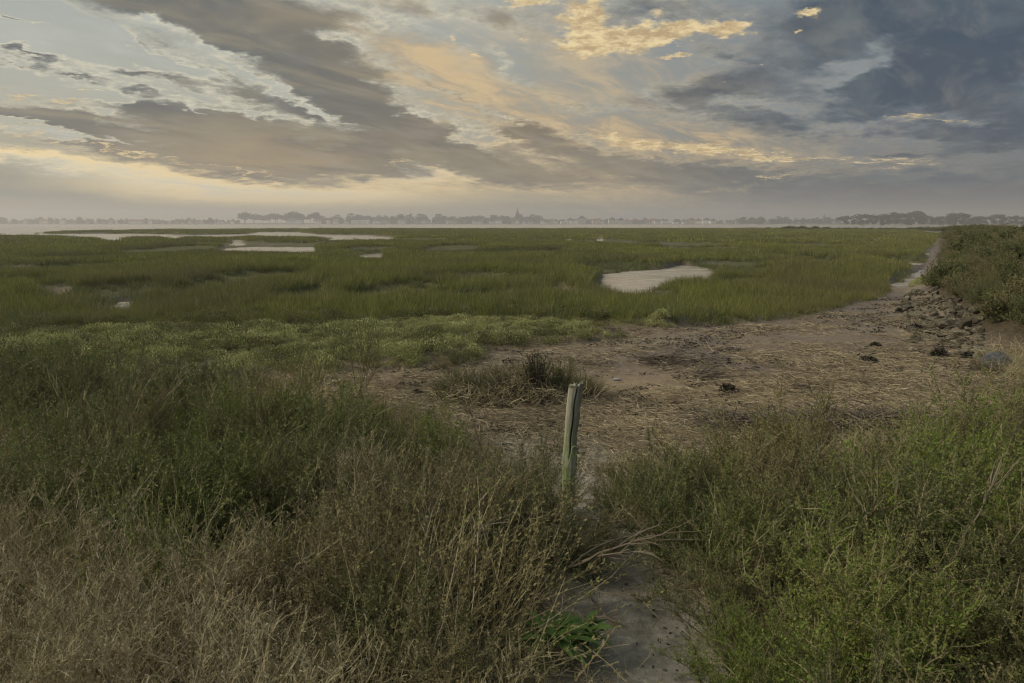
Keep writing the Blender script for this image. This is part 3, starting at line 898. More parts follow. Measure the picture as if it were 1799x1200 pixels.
def build_cover():
    pr = [fleshy_clump(330, .19, .15, .027, M['fleshy']) for _ in range(6)]
    x, y = area_points(8, 45, 46, -42, 40)
    ok0 = (y < 34)
    x, y = x[ok0], y[ok0]
    h, m, pond, creek, run, dike, p, pd = height(x, y, True)
    ok = (p > .02) & (run < -.1) & (dike < .3) & (fbm(x, y, 1.9, 2, 57) > .30)
    x, y, h, p = x[ok], y[ok], h[ok], p[ok]
    s = (.25 + 1.25 * fbm(x, y, 1.7, 2, 58)) * rng.uniform(.75, 1.2, len(x)) * (.6 + .4 * sstep(p, 0, .5))
    print('cover', len(x))
    scatter('succulent_cover', np.stack([x, y, h], 1), pr, np.stack([s, s, s * 1.15], 1), None, .2, 'pale green fleshy ground cover bordering the mud flat', 'ground cover')
    # dull low mat behind, left
    x, y = area_points(8.5, 20, 16, -42, 8)
    h, m, pond, creek, run, dike, p, pd = height(x, y, True)
    ok = (((m > -.3) & (m < 1.8 + .9 * fbm(x, y, .5, 2, 4)) & (fbm(x, y, .8, 2, 59) > .40)) | ((p > 0) & (fbm(x * .6, y, .9, 2, 60) > .56)))
    x, y, h = x[ok], y[ok], h[ok]
    s = rng.uniform(.7, 1.2, len(x))
    dk = [fleshy_clump(150, .21, .2, .04, M['leaf_dark']) for _ in range(3)]
    scatter('dark_creeping_cover', np.stack([x, y, h], 1), dk, s, None, .2, 'dull dark creeping plants between grass and pale cover', 'ground cover')


build_cover()


def straw_patch(n, r, L, w):
    g = Geo()
    S = np.zeros((n, 3)); S[:, :2] = rng.normal(size=(n, 2)) * r * .5; S[:, 2] = rng.uniform(0.004, .03, n)
    a = rng.uniform(0, 6.283, n) if rng.random() < .5 else rng.normal(size=n) * .5 + rng.uniform(0, 6.28)
    D = np.stack([np.cos(a), np.sin(a), rng.normal(size=n) * .08], 1)
    P = wander(S, D, L * rng.uniform(.4, 1.4, n), 3, .10)
    P[:, :, 2] = np.maximum(P[:, :, 2], .003)
    g.tubes(P, w * rng.uniform(.6, 1.3, n), rng.uniform(0, 1, n), .7)
    return g.mesh('straw_patch', M['straw'])


def build_litter():
    pr = [straw_patch(56, .38, .13, .0062) for _ in range(8)]
    x, y = area_points(5.5, 26, 62, -20, 42)
    h, m, pond, creek, run, dike, p, pd = height(x, y, True)
    cov = .50 + .9 * (fbm(x * .55, y * 1.3, .55, 4, 91) - .5) * 2
    cov = cov * (1 - .80 * sstep(y - .18 * x, 10.2, 13.5)) + .45 * sstep(y - .1 * x, 10.8, 9.0) * sstep(y, 6.9, 7.6)
    cov = cov * (1 - .75 * sstep(fbm(x, y, .5, 3, 90), .56, .66) * sstep(y, 9, 10.5))
    cov = cov * (.22 + .78 * sstep(np.hypot((x - .4) / 1.5, (y - 7.0) / 1.6), .6, 1.2))
    ok = (m < .05) & (p < .1) & (dike < .5) & (y + .08 * x > 6.0) & (rng.random(len(x)) < cov)
    x, y, h = x[ok], y[ok], h[ok]
    print('litter', len(x))
    scatter('straw_litter', np.stack([x, y, h + .004], 1), pr, rng.uniform(.7, 1.25, len(x)), None, .06, 'washed up straw and reed stems strewn over the mud', 'straw')
    # a darker thicker wrack band near the front edge
    px = rng.uniform(1250, 1590, 230); x = []; y = []
    for q in px:
        a, b = gp(q, 748 - (q - 1250) * .02 + rng.normal() * 5, .04); x.append(a); y.append(b)
    px = rng.uniform(1130, 1240, 18)
    for q in px:
        a, b = gp(q, 634 + rng.normal() * 3.5, .04); x.append(a); y.append(b)
    for q in rng.uniform(1225, 1270, 8):
        a, b = gp(q, 660 + rng.normal() * 2, .04); x.append(a); y.append(b)
    x = np.array(x); y = np.array(y)
    g = []
    for _ in range(4):
        k = straw_patch(24, .34, .26, .012); k.materials[0] = M['wood']; g.append(k)
    scatter('wrack_line', np.stack([x, y, height(x, y) + .01], 1), g, rng.uniform(.7, 1.3, len(x)), None, .15, 'dark band of heaped stems washed onto the mud', 'wrack')
    # small dark crumbs of weed and mud all over the flat
    x, y = area_points(5.5, 28, 9, -25, 42)
    h, m, pond, creek, run, dike, p, pd = height(x, y, True)
    ok = (m < .0) & (p < .05) & (dike < .4) & (y > 6.2) & (fbm(x, y, .9, 3, 33) > .46)
    x, y, h = x[ok], y[ok], h[ok]
    cr = []
    for _ in range(4):
        gg = Geo(); n = 26
        B = rng.normal(size=(n, 3)) * np.array([.09, .06, .01]) + np.array([0, 0, .012])
        gg.leaves(B, unit(n) * np.array([1, 1, .35]), .06, .02, rng.uniform(0, 1, n)); cr.append(gg.mesh('weed_crumbs', M['weed']))
    scatter('weed_crumbs', np.stack([x, y, h + .004], 1), cr, rng.uniform(.4, 1.5, len(x)), None, .1, 'small dark scraps of dried weed on the mud', 'dried weed')


build_litter()


def build_undergrowth():
    x, y = area_points(1.2, 9.5, 30, -46, 46)
    h, m, pond, creek, run, dike, p, pd = height(x, y, True)
    ok = (p < .2) & (y < 8.3) & ((pd > .06) | (rng.random(len(x)) < .07)) & (m < 0)
    x, y, h, pd = x[ok], y[ok], h[ok], pd[ok]
    pr = []
    for k in range(5):
        g = Geo(); n = 70
        S = rng.normal(size=(n, 3)) * np.array([.12, .12, .02]); S[:, 2] = np.abs(S[:, 2])
        P = wander(S, unit(n) * np.array([1, 1, .45]), rng.uniform(.04, .16, n), 3, .25); P[:, :, 2] = np.maximum(P[:, :, 2], 0)
        g.ribbons(P, .0035, rng.uniform(0, .9, n), .5)
        n = 60; B = rng.normal(size=(n, 3)) * np.array([.14, .14, .01]); B[:, 2] = np.abs(B[:, 2]) + .004
        g.leaves(B, unit(n) * np.array([1, 1, .4]), .014, .006, rng.uniform(0, .7, n))
        pr.append(g.mesh('twig_litter', M['dry'] if k < 3 else M['twig']))
    scatter('twig_litter', np.stack([x, y, h + .004], 1), pr, rng.uniform(.6, 1.3, len(x)) * np.where(pd < .1, .6, 1), None, .15, 'dead twigs and leaf litter under the bushes', 'twig litter')
    x, y = area_points(1.2, 7.5, 110, -10, 30)
    h, m, pond, creek, run, dike, p, pd = height(x, y, True)
    ok = (pd < .12) & (y < 7.5)
    x, y, h = x[ok], y[ok], h[ok]
    pr = []
    for k in range(5):
        r = unit(8); V = r * np.array([.011, .009, .006]) * rng.uniform(.6, 1.2, (8, 1))
        V = np.array([[a, b, c] for a in (-1, 1) for b in (-1, 1) for c in (-.6, .6)]) * np.array([.008, .006, .005]) + rng.normal(size=(8, 3)) * .0015
        g = Geo(); g.add(V, [[0, 1, 3, 2], [4, 6, 7, 5], [0, 4, 5, 1], [2, 3, 7, 6], [0, 2, 6, 4], [1, 5, 7, 3]]); pr.append(g.mesh('pebble', M['stone'] if k < 3 else M['weed']))
    scatter('path_grit', np.stack([x, y, h + .014], 1), pr, rng.uniform(.25, 1.0, len(x)) ** 3 * 1.3, None, .5, 'grit and small crumbs on the sandy path', 'gravel')


build_undergrowth()


# ------------------------------------------------------------------ shrubs
def shrub_meshes(kind, seed):
    """(branch mesh, foliage mesh) of one plant about a metre across, base at the origin"""
    global rng
    keep = rng; rng = np.random.default_rng(seed)
    g = Geo(); f = Geo()
    if kind in ('green', 'bright', 'dark', 'hedge'):
        n = 42; h = .70
        S = rng.normal(size=(n, 3)) * .08; S[:, 2] = -.03
        a = rng.uniform(0, 6.283, n); th = rng.uniform(.02, 1, n) ** .65 * 1.12
        D = np.stack([np.cos(a) * np.sin(th), np.sin(a) * np.sin(th), np.cos(th)], 1)
        P = wander(S, D, h * rng.uniform(.62, 1.08, n) * (1 - .18 * th), 7, .16, .04)
        g.tubes(P, .010, rng.uniform(0, .6, n), .3)
        big = kind == 'hedge'
        B, Tn, t = sample_lines(P, 14 if big else 22, .28, 1)
        D2 = Tn / np.linalg.norm(Tn, axis=1, keepdims=True) * .7 + unit(len(B)) * .85 + np.array([0, 0, .45])
        P2 = wander(B, D2, rng.uniform(.06, .18, len(B)) * (.7 + .5 * t), 4, .16, .10)
        g.ribbons(P2, .0035, rng.uniform(.2, 1, len(B)), .4)
        k = 13 if big else 24
        B3, T3, t3 = sample_lines(P2, k, .1, 1.0)
        D3 = T3 / (np.linalg.norm(T3, axis=1, keepdims=True) + 1e-9) * .6 + unit(len(B3)) * .85
        L = {'green': .013, 'bright': .0145, 'dark': .013, 'hedge': .042}[kind]
        rr = np.clip(rng.uniform(0, 1, len(B3)) * .55 + .30 * t3 + .35 * np.repeat(rng.uniform(-.35, .5, len(B)), k), 0, 1)
        f.leaves(B3 + rng.normal(size=B3.shape) * .004, D3, L * rng.uniform(.6, 1.35, len(B3)), L * .42, rr)
        mt = {'green': 'leaf', 'bright': 'leaf_bright', 'dark': 'leaf_dark', 'hedge': 'leaf_dark'}[kind]
        r = (g.mesh('branches', M['twig_green']), f.mesh('foliage', M[mt]))
    elif kind == 'dry':
        n = 105; h = .60
        S = rng.normal(size=(n, 3)) * .14; S[:, 2] = -.03
        a = rng.uniform(0, 6.283, n); th = rng.uniform(.0, 1.05, n)
        D = np.stack([np.cos(a) * np.sin(th), np.sin(a) * np.sin(th), np.cos(th)], 1)
        P = wander(S, D, h * rng.uniform(.6, 1.15, n), 8, .17, -.01)
        g.tubes(P, .0045, rng.uniform(0, .8, n), .35)
        B, Tn, t = sample_lines(P, 14, .25, 1)
        D2 = Tn / np.linalg.norm(Tn, axis=1, keepdims=True) + unit(len(B)) * .6 + np.array([0, 0, .2])
        P2 = wander(B, D2, rng.uniform(.06, .20, len(B)), 4, .26, .06)
        f.ribbons(P2, .0032, rng.uniform(0, 1, len(B)), .45)
        B3, T3, _ = sample_lines(P2, 6, .25, 1)
        D3 = T3 / (np.linalg.norm(T3, axis=1, keepdims=True) + 1e-9) + unit(len(B3)) * .7 + np.array([0, 0, .25])
        P3 = wander(B3, D3, rng.uniform(.02, .06, len(B3)), 3, .3, .05)
        f.ribbons(P3, .0024, rng.uniform(.1, 1, len(B3)), .6)
        B4 = P3[:, -1][rng.random(len(P3)) < .7]
        f.leaves(B4, unit(len(B4)) + np.array([0, 0, .5]), .009 * rng.uniform(.5, 1.4, len(B4)), .004, rng.uniform(0, 1, len(B4)))
        r = (g.mesh('branches', M['twig']), f.mesh('dead_twigs', M['dry']))
    elif kind == 'rush':       # upright blady growth, half green
        n = 260; S = rng.normal(size=(n, 3)) * .14; S[:, 2] = -.02
        a = rng.uniform(0, 6.283, n); th = rng.uniform(.0, .7, n)
        D = np.stack([np.cos(a) * np.sin(th), np.sin(a) * np.sin(th), np.cos(th)], 1)
        P = wander(S, D, .58 * rng.uniform(.5, 1.15, n), 6, .12, -.05)
        g.ribbons(P, .004, rng.uniform(0, 1, n), .2)
        B, Tn, _ = sample_lines(P, 22, .35, 1)
        f.leaves(B, Tn / np.linalg.norm(Tn, axis=1, keepdims=True) + unit(len(B)) * .7, .016, .006, rng.uniform(0, 1, len(B)))
        r = (g.mesh('stems', M['dry']), f.mesh('foliage', M['leaf']))
    rng = keep
    return r


PROT = {}
for kind, cnt in (('green', 4), ('bright', 3), ('dark', 3), ('dry', 4), ('rush', 3), ('hedge', 4)):
    PROT[kind] = [shrub_meshes(kind, 100 + 17 * i + len(kind)) for i in range(cnt)]
PARTN = {'green': ('branches', 'foliage'), 'bright': ('branches', 'foliage'), 'dark': ('branches', 'foliage'), 'hedge': ('branches', 'foliage'),
         'dry': ('branches', 'dead_twigs'), 'rush': ('stems', 'foliage')}


def shrub(kind, x, y, s, label, group, name='shrub', cat='shrub', z=None, hs=1.0):
    b, f = PROT[kind][rng.integers(0, len(PROT[kind]))]
    e = empty(name, (x, y, (hz(x, y) if z is None else z) - .01), rng.uniform(0, 6.28), (s, s, s * hs))
    tag(e, label, cat, group)
    obj(PARTN[kind][0], b, e); obj(PARTN[kind][1], f, e)
    e.rotation_euler = (rng.normal() * .08, rng.normal() * .08, e.rotation_euler.z)
    return e


def project(x, y, z):
    v = Vector((x, y, z - CAM_Z)); c, s = math.cos(PITCH), math.sin(PITCH)
    fw = v.y * c - v.z * s; up = v.y * s + v.z * c
    return 899.5 + F_PX * v.x / fw, 600 - F_PX * up / fw


def build_thickets():
    # outline of the growth in the plan, one polygon on each side of the path
    lft = [(-7.8, .6), (-8.5, 6.0), (-9.4, 9.6)] + [gp(px, py, .40) for px, py in ((-80, 655), (120, 652), (300, 670), (430, 682), (540, 700), (650, 716), (760, 760), (835, 800), (905, 850), (965, 900))] + \
          [gp(985, 1000, .37), gp(1022, 1080, .45), gp(1020, 1200, .56), (.12, 1.1), (-1, .9)]
    rgt = [(1.0, 1.05), gp(1215, 1180, .55), gp(1180, 1080, .45), gp(1135, 1000, .38), gp(1082, 930, .3), gp(1062, 860, .25), gp(1062, 800, .5), gp(1160, 768, .7), gp(1300, 768, .75), gp(1420, 765, .75),
           gp(1500, 765, .7), gp(1620, 735, .5), gp(1720, 712, .4), gp(1830, 690, .4), (8.2, 6.5), (6.5, 3), (4.0, 1.2)]
    done = 0
    for side, poly in (('left', lft), ('right', rgt)):
        xs = [p[0] for p in poly]; ys = [p[1] for p in poly]
        pts = []
        for _ in range(9000):
            x = rng.uniform(min(xs), max(xs)); y = rng.uniform(min(ys), max(ys))
            if y < 1.05: continue
            u = x / (y + .35)
            if abs(u) > 1.02: continue
            dmin = .30 + .028 * y
            if any((x - a) ** 2 + (y - b) ** 2 < dmin * dmin for a, b in pts): continue
            if polysd(np.array([x]), np.array([y]), poly)[0] < .12: continue
            pd, pt = polyline_d(np.array([x]), np.array([y]), PATH)
            if y < 6 and pd[0] < np.interp(pt[0], range(len(PATH_W)), PATH_W) + (.17 if side == 'left' else .06): continue
            pts.append((x, y))
        for (x, y) in pts:
            inner = polysd(np.array([x]), np.array([y]), poly)[0]
            z0 = hz(x, y); px, py = project(x, y, z0 + .5)
            if 900 < px < 1075 and 1010 < project(x, y, z0)[1] < 1260: continue
            if y > 3.0 and fbm(np.array([x]), np.array([y]), 1.3, 2, 166)[0] < .30: continue
            if abs(px - 990) < 75 and 4.0 > y > 2.9 and py > 930: continue
            n = fbm(np.array([x]), np.array([y]), .9, 2, 66)[0]
            s = rng.uniform(.62, 1.22) * (.70 + .30 * min(1, inner / .7)) * (.75 + .5 * n)
            ch = lambda *a: a[rng.integers(0, len(a))]
            if side == 'left':
                if py > 900 + (px - 200) * .12 and px < 520: kind = ch('dry', 'dry', 'dry', 'dry', 'rush')
                elif py > 985: kind = ch('dry', 'rush', 'dark', 'green', 'rush', 'dark')
                elif px > 790: kind = ch('dark', 'green', 'dark', 'dark', 'rush')
                elif 470 < px < 720 and 780 < py < 930: kind = ch('dry', 'dry', 'dark', 'green', 'rush')
                elif py > 800: kind = ch('dark', 'green', 'dark', 'rush', 'green')
                elif py > 700: kind = ch('green', 'bright', 'green', 'rush', 'green', 'dark', 'dry')
                else: kind = ch('bright', 'green', 'green', 'dark')
                if px < 250 and py < 740: kind = ch('bright', 'green', 'dark', 'bright')
            else:
                if px < 1230 and py < 900: kind = ch('dark', 'green', 'dark', 'rush')
                elif px > 1480 and py < 800: kind = ch('rush', 'green', 'rush', 'bright', 'dark')
                elif py > 1000 or y < 3.4: kind = ch('dark', 'green', 'dark', 'dark', 'bright')
                else: kind = ch('bright', 'green', 'bright', 'dark', 'green', 'dark', 'green')
            kind = str(kind)
            look = {'dry': 'dead twiggy brown bush', 'dark': 'dark green small leaved bush', 'green': 'green fine leaved sea blite bush', 'bright': 'bright green leafy bush', 'rush': 'straw coloured green tipped tussock'}[kind]
            if side == 'left':
                where = 'in the front of the thicket left of the path' if y < 2.9 else ('in the middle of the thicket left of the path' if y < 5 else 'at the back of the thicket left of the path')
            else:
                where = 'in the front of the thicket right of the path' if y < 3.2 else ('in the middle of the thicket right of the path' if y < 4.6 else 'at the back of the thicket right of the path')
            nm = {'dry': 'dead_bush', 'rush': 'tussock'}.get(kind, 'bush')
            hs = .95
            if kind != 'dry': s *= 1.22
            if side == 'left' and y > 5.5: s *= 1.15 + .12 * min(2.5, y - 5.5) * (1 if x < -1.8 else .4)
            if 895 < px < 1075 and 1180 < project(x, y, z0)[1] < 1420: continue
            if abs(px - 985) < 90 and 880 < py < 1010: s *= .55
            if y < 2.6: s *= .8
            if y > 6: s *= .95
            shrub(kind, x, y, s, look + ' ' + where, look + ' ' + where, nm, 'tussock' if nm == 'tussock' else 'bush', None, hs)
            done += 1
    print('thicket plants', done)


rng = np.random.default_rng(1)
build_thickets()


def rock_line(px):
    return np.interp(px, [1560, 1600, 1640, 1700, 1760, 1800, 1900], [505, 507, 512, 532, 572, 602, 622])


def build_dike_shrubs():
    pts = []
    for (ya, yb, tries, pw, cap) in ((10.5, 27, 26000, 1.0, 230), (27, 62, 9000, 1.2, 90), (62, 130, 5000, 1.2, 60)):
        n0 = len(pts)
        for _ in range(tries):
            yy = ya + (yb - ya) * rng.random() ** pw
            foot = np.interp(yy, [11, 13.3, 24.6, 49, 84, 190], [9.2, 8.75, 14.4, 29.5, 51, 118])
            x = foot + rng.uniform(.1, 4.2 + yy * .05)
            if x / yy > .86: continue
            dm = .46 + .011 * yy
            if any((x - a) ** 2 + (yy - b) ** 2 < dm * dm for a, b in pts[n0:]): continue
            z = hz(x, yy); px, py = project(x, yy, z)
            if py > rock_line(px) - 2 or px > 1900: continue
            if yy > 25 and px - .62 * F_PX / yy < np.interp(py, [398, 405, 437, 470, 510], [1640, 1655, 1655, 1640, 1630]): continue
            if polysd(np.array([x]), np.array([yy]), DIKE)[0] < (.7 if yy < 27 else .35): continue
            pts.append((x, yy))
            if len(pts) - n0 >= cap: break
    k = 0
    for (x, y) in pts:
        z = hz(x, y)
        top = 2.50 - z + .12 * rng.normal()
        sc = min(1.5, max(.75, .95 + .2 * rng.normal())) * (1 + min(.8, y * .008))
        hs = min(1.0, max(.45, top / (.80 * sc)))
        zone = 'on the near nose of the dike above the rocks' if y < 22 else ('along the middle of the dike' if y < 50 else 'on the distant run of the dike')
        kind = 'hedge' if rng.random() < .7 else 'dark'
        lk = {'hedge': 'broad dark green', 'dark': 'fine leaved dark green', 'dry': 'brownish half dead'}[kind]
        shrub(kind, x, y, sc, lk + ' shrub ' + zone, lk + ' shrubs ' + zone, 'dike_shrub', 'shrub', z, hs)
        k += 1
    # beyond: the far run of the hedge, one mass
    x = []; y = []
    for _ in range(500):
        yy = rng.uniform(118, 330)
        x.append(np.interp(yy, [84, 190, 330], [51, 118, 205]) + rng.uniform(.5, 9)); y.append(yy)
    x = np.array(x); y = np.array(y); h = height(x, y)
    scatter('far_shrubbery', np.stack([x, y, h], 1), [PROT['hedge'][i][1] for i in range(3)], np.stack([np.full(len(x), 2.2)] * 2 + [np.full(len(x), 1.1)], 1) * rng.uniform(.8, 1.2, (len(x), 1)), None, .1,
            'far end of the shrub covered dike melting into haze', 'shrubbery')
    print('dike shrubs', k)


build_dike_shrubs()


def ring_rock(seed, n=2):
    """rounded block with broken facets"""
    import bmesh
    bm = bmesh.new(); bmesh.ops.create_icosphere(bm, subdivisions=n, radius=1)
    r = np.random.default_rng(seed)
    cuts = [(r.normal(size=3), r.uniform(.45, .85)) for _ in range(11)]
    for v in bm.verts:
        c = np.array(v.co)
        for nn, dd in cuts:
            nn = nn / np.linalg.norm(nn); q = c @ nn
            if q > dd: c = c - nn * (q - dd)
        c = c * (1 + .05 * r.normal())
        v.co = Vector(c)
    me = bpy.data.meshes.new('rock'); bm.to_mesh(me); bm.free()
    me.materials.append(M['stone'])
    return me


def build_rocks():
    prot = [ring_rock(40 + i) for i in range(9)]
    key = [(1668, 546, 24, 16, 'pale upright stone at the top of the rock bank'), (1695, 560, 28, 22, 'squat grey stone in the middle of the rock bank'),
           (1668, 569, 42, 18, 'broad mossy stone on the slope of the rock bank'), (1724, 572, 36, 20, 'rounded pale stone below the dike shrubs'),
           (1655, 582, 30, 12, 'flat mossy stone low on the rock bank'), (1702, 602, 38, 14, 'long flat brown stone at the foot of the rock bank'),
           (1723, 592, 22, 22, 'dark stone beside the blue grey slab'), (1676, 590, 20, 12, 'small pale stone above the flat brown one'),
           (1600, 598, 34, 7, 'thin flat stone lying on the mud'), (1640, 560, 26, 12, 'slanting stone in the upper rock bank')]
    used = []
    for (px, py, w, h, lab) in key:
        x, y, z = gpt(px, py + h * .4)
        s = w / F_PX * math.hypot(x, y) / 2 * 1.05; hh = h / F_PX * math.hypot(x, y) / 2 * 1.1
        o = obj('rock', prot[len(used) % 9], None, (x, y, z + hh * .35), (rng.normal() * .1, rng.normal() * .1, rng.uniform(0, 6.28)), (s, s * rng.uniform(.7, .95), hh))
        tag(o, lab, 'rock'); used.append((x, y, s))
    x, y, z = gpt(1748, 602)
    s = 64 / F_PX * math.hypot(x, y) / 2
    o = obj('rock', prot[3], None, (x, y, z + .12), (0, R(-12), R(25)), (s, s * .55, .18)); o.data = o.data.copy(); o.data.materials[0] = M['slab']
    tag(o, 'blue grey angular slab at the right end of the rock bank', 'rock'); used.append((x, y, s))
    n = 0
    for _ in range(6000):
        px = rng.uniform(1588, 1790); py = rng.uniform(505, 622)
        lo = np.interp(px, [1588, 1600, 1650, 1700, 1760, 1790], [560, 598, 602, 618, 622, 600]); hi = np.interp(px, [1588, 1600, 1650, 1700, 1760, 1790], [528, 512, 514, 535, 562, 590])
        if not (hi < py < lo) or rng.random() < .2: continue
        x, y, z = gpt(px, py)
        s = abs(rng.normal()) * .09 + .07
        if any((x - a) ** 2 + (y - b) ** 2 < ((s + c) * .70) ** 2 for a, b, c in used): continue
        dd = polysd(np.array([x]), np.array([y]), DIKE)[0]
        if dd < -.55 or dd > 3.0: continue
        o = obj('rock', prot[rng.integers(0, 9)], None, (x, y, z + s * .28), (rng.normal() * .35, rng.normal() * .35, rng.uniform(0, 6.28)), (s, s * rng.uniform(.45, .95), s * rng.uniform(.3, .8)))
        hi_ = 'upper' if dd > 1.2 else 'lower'
        tag(o, 'small greyish rubble stone in the %s part of the rock bank' % hi_, 'rock', 'rubble stones of the %s rock bank at the dike foot' % hi_)
        used.append((x, y, s)); n += 1
        if n > 270: break
    print('rocks', n)


build_rocks()


# ------------------------------------------------------------------ the wooden post
def post_mat():
    m, T, out = material('weathered_post')
    tc = T.n.new('ShaderNodeTexCoord').outputs['Object']
    g = T.noise(T.vmath('MULTIPLY', tc, (28, 28, 1.6)), 1.0, 6, .6); g2 = T.noise(T.vmath('MULTIPLY', tc, (90, 90, 4)), 1.0, 4, .6)
    n = T.noise(tc, 7, 5, .65); n2 = T.noise(tc, 26, 4, .6)
    z = T.sep(tc)[2]; yv = T.sep(tc)[0]
    c = T.mix(T.smooth(g, .3, .7), lin4((112, 110, 92)), lin4((176, 172, 150)))
    c = T.mix(T.math('MULTIPLY', T.smooth(g2, .55, .7), .7), c, lin4((58, 54, 44)))
    lich = T.math('MULTIPLY', T.smooth(n, .38, .60), T.smooth(T.math('ADD', z, T.math('MULTIPLY', n2, .35)), 1.25, .45))
    c = T.mix(T.math('MULTIPLY', lich, .92), c, T.mix(T.smooth(n2, .35, .65), lin4((100, 124, 66)), lin4((142, 162, 98))))
    c = T.mix(T.math('MULTIPLY', T.smooth(n2, .60, .68), .6), c, lin4((176, 176, 150)))
    c = T.mix(T.smooth(attr(T, 'rnd'), .3, .9), c, lin4((34, 30, 24)))
    principled(T, out, c, .9, .2, bump(T, T.math('ADD', g, T.math('MULTIPLY', g2, .4)), .6, .01))
    return m


def build_post():
    H = 1.13; K = 110; S = 96
    t = np.linspace(0, 1, K)[:, None]; a = np.linspace(0, 2 * math.pi, S, endpoint=False)[None, :]
    # half width varies: thick foot, knot bulge, narrowing, split head
    rx = .043 + .009 * (1 - t) + .008 * np.exp(-((t - .60) / .06) ** 2) - .004 * np.exp(-((t - .35) / .12) ** 2)
    ry = rx * .9
    ang = a
    rad = 1 + .05 * np.sin(3 * ang + 2 * t) + .03 * np.sin(5 * ang + 6 * t) + .12 * (fbm(ang * 3 + 0 * t, t * 6 + 0 * ang, 1.0, 4, 2) - .5)
    rad = rad + .05 * (fbm(ang * 9 + 0 * t, t * 9 + 0 * ang, 1.0, 2, 7) - .5)
    # front faces -y; crack runs from the head down to the knot, drifting left
    ca = -math.pi / 2 + .08 - .45 * (1 - np.clip((t - .62) / .38, 0, 1)) + .05 * np.sin(t * 40)
    da = np.abs(np.angle(np.exp(1j * (ang - ca))))
    depth = .75 * sstep(t, .60, .72) * np.exp(-(da / .085) ** 2)
    rad = rad * (1 - depth)
    chip = .36 * sstep(t, .84, .74) * sstep(t, .40, .74) * sstep(np.abs(np.angle(np.exp(1j * (ang - R(-18))))), .9, .3)
    chip2 = .22 * sstep(t, .80, .66) * sstep(t, .0, .3) * sstep(np.abs(np.angle(np.exp(1j * (ang - R(-10))))), .8, .2)
    rad = rad * (1 - chip * .5 - chip2)
    X = rx * rad * np.cos(ang) * 1.08; Y = ry * rad * np.sin(ang); Z = np.broadcast_to(t * (H + .18) - .18, X.shape).copy()
    Z[-1] += .02 * np.cos(a[0]) + .008 * rng.normal(size=S)
    Z[-2] += .012 * np.cos(a[0])
    X = X + .018 * np.sin(t * 5) ; bend = .0
    V = np.stack([X, Y, Z], -1).reshape(-1, 3)
    idx = np.arange(K * S).reshape(K, S); nx = np.roll(idx, -1, 1)
    Q = np.stack([idx[:-1], nx[:-1], nx[1:], idx[1:]], -1).reshape(-1, 4)
    V = np.vstack([V, [[X[-1].mean(), Y[-1].mean(), Z[-1].mean() - .006]]])
    Tt = np.stack([idx[-1], nx[-1], np.full(S, K * S)], -1)
    rnd = np.concatenate([(depth > .12).astype(float).ravel() * np.clip(depth.ravel() * 1.6, 0, 1), [.4]])
    me = mesh_np('post', V, [Q, Tt], post_mat(), {'rnd': rnd}, False)
    x, y, z = gpt(985, 962)
    e = empty('wooden_post', (x, y, z), 0)
    e.rotation_euler = (R(-1.5), R(5.6), R(8))
    tag(e, 'weathered upright wooden post with lichen and a split head beside the path', 'post')
    obj('shaft', me, e)
    g = Geo()
    for rr_, w in ((.022, .010), (.012, .007)):
        aa = np.linspace(0, 2 * math.pi, 15)
        P = np.stack([rr_ * .8 * np.cos(aa), np.full(15, 0.0), rr_ * 1.25 * np.sin(aa)], 1)[None]
        g.tubes(P, w, .1, 1.0, 5)
    kx = .022; obj('knot', g.mesh('knot', post_mat()), e, (.010, -.046, .70))
    return x, y, z


POST = build_post()


# ------------------------------------------------------------------ single plants and heaps
def sapling(px, py, Ht, lean, label, seed, dens=1.0, z=None, leafy=True, depth=None):
    """slender branching shrub with feathery ends, rising above the others"""
    global rng
    keep = rng; rng = np.random.default_rng(seed)
    g = Geo(); f = Geo()
    n = 7
    S = rng.normal(size=(n, 3)) * .03; S[:, 2] = 0
    D = np.stack([lean + rng.normal(size=n) * .28, rng.normal(size=n) * .3, np.ones(n)], 1)
    P = wander(S, D, Ht * rng.uniform(.6, 1.05, n), 8, .09, .03)
    g.tubes(P, .016, .3, .25)
    B, Tn, t = sample_lines(P, int(14 * dens), .25, 1)
    P2 = wander(B, Tn / np.linalg.norm(Tn, axis=1, keepdims=True) + unit(len(B)) * .5, rng.uniform(.12, .4, len(B)), 5, .12, .06)
    g.ribbons(P2, .006, .5, .4)
    B2, T2, _ = sample_lines(P2, 5, .2, 1)
    P3 = wander(B2, T2 / np.linalg.norm(T2, axis=1, keepdims=True) + unit(len(B2)) * .5, rng.uniform(.05, .14, len(B2)), 3, .15, .05)
    g.ribbons(P3, .0035, .6, .5)
    e = empty('sapling', (0, 0, 0)); tag(e, label, 'sapling')
    x, y = gp(px, py, .2) if depth is None else depth
    e.location = (x, y, hz(x, y) - .02)
    obj('branches', g.mesh('branches', M['twig']), e)
    if leafy:
        B3, T3, _ = sample_lines(P3, 7, .1, 1)
        f.leaves(B3, T3 / (np.linalg.norm(T3, axis=1, keepdims=True) + 1e-9) + unit(len(B3)) * .6, .022 * rng.uniform(.6, 1.3, len(B3)), .007, rng.uniform(0, 1, len(B3)))
        obj('foliage', f.mesh('foliage', M['leaf']), e)
    rng = keep
    return e


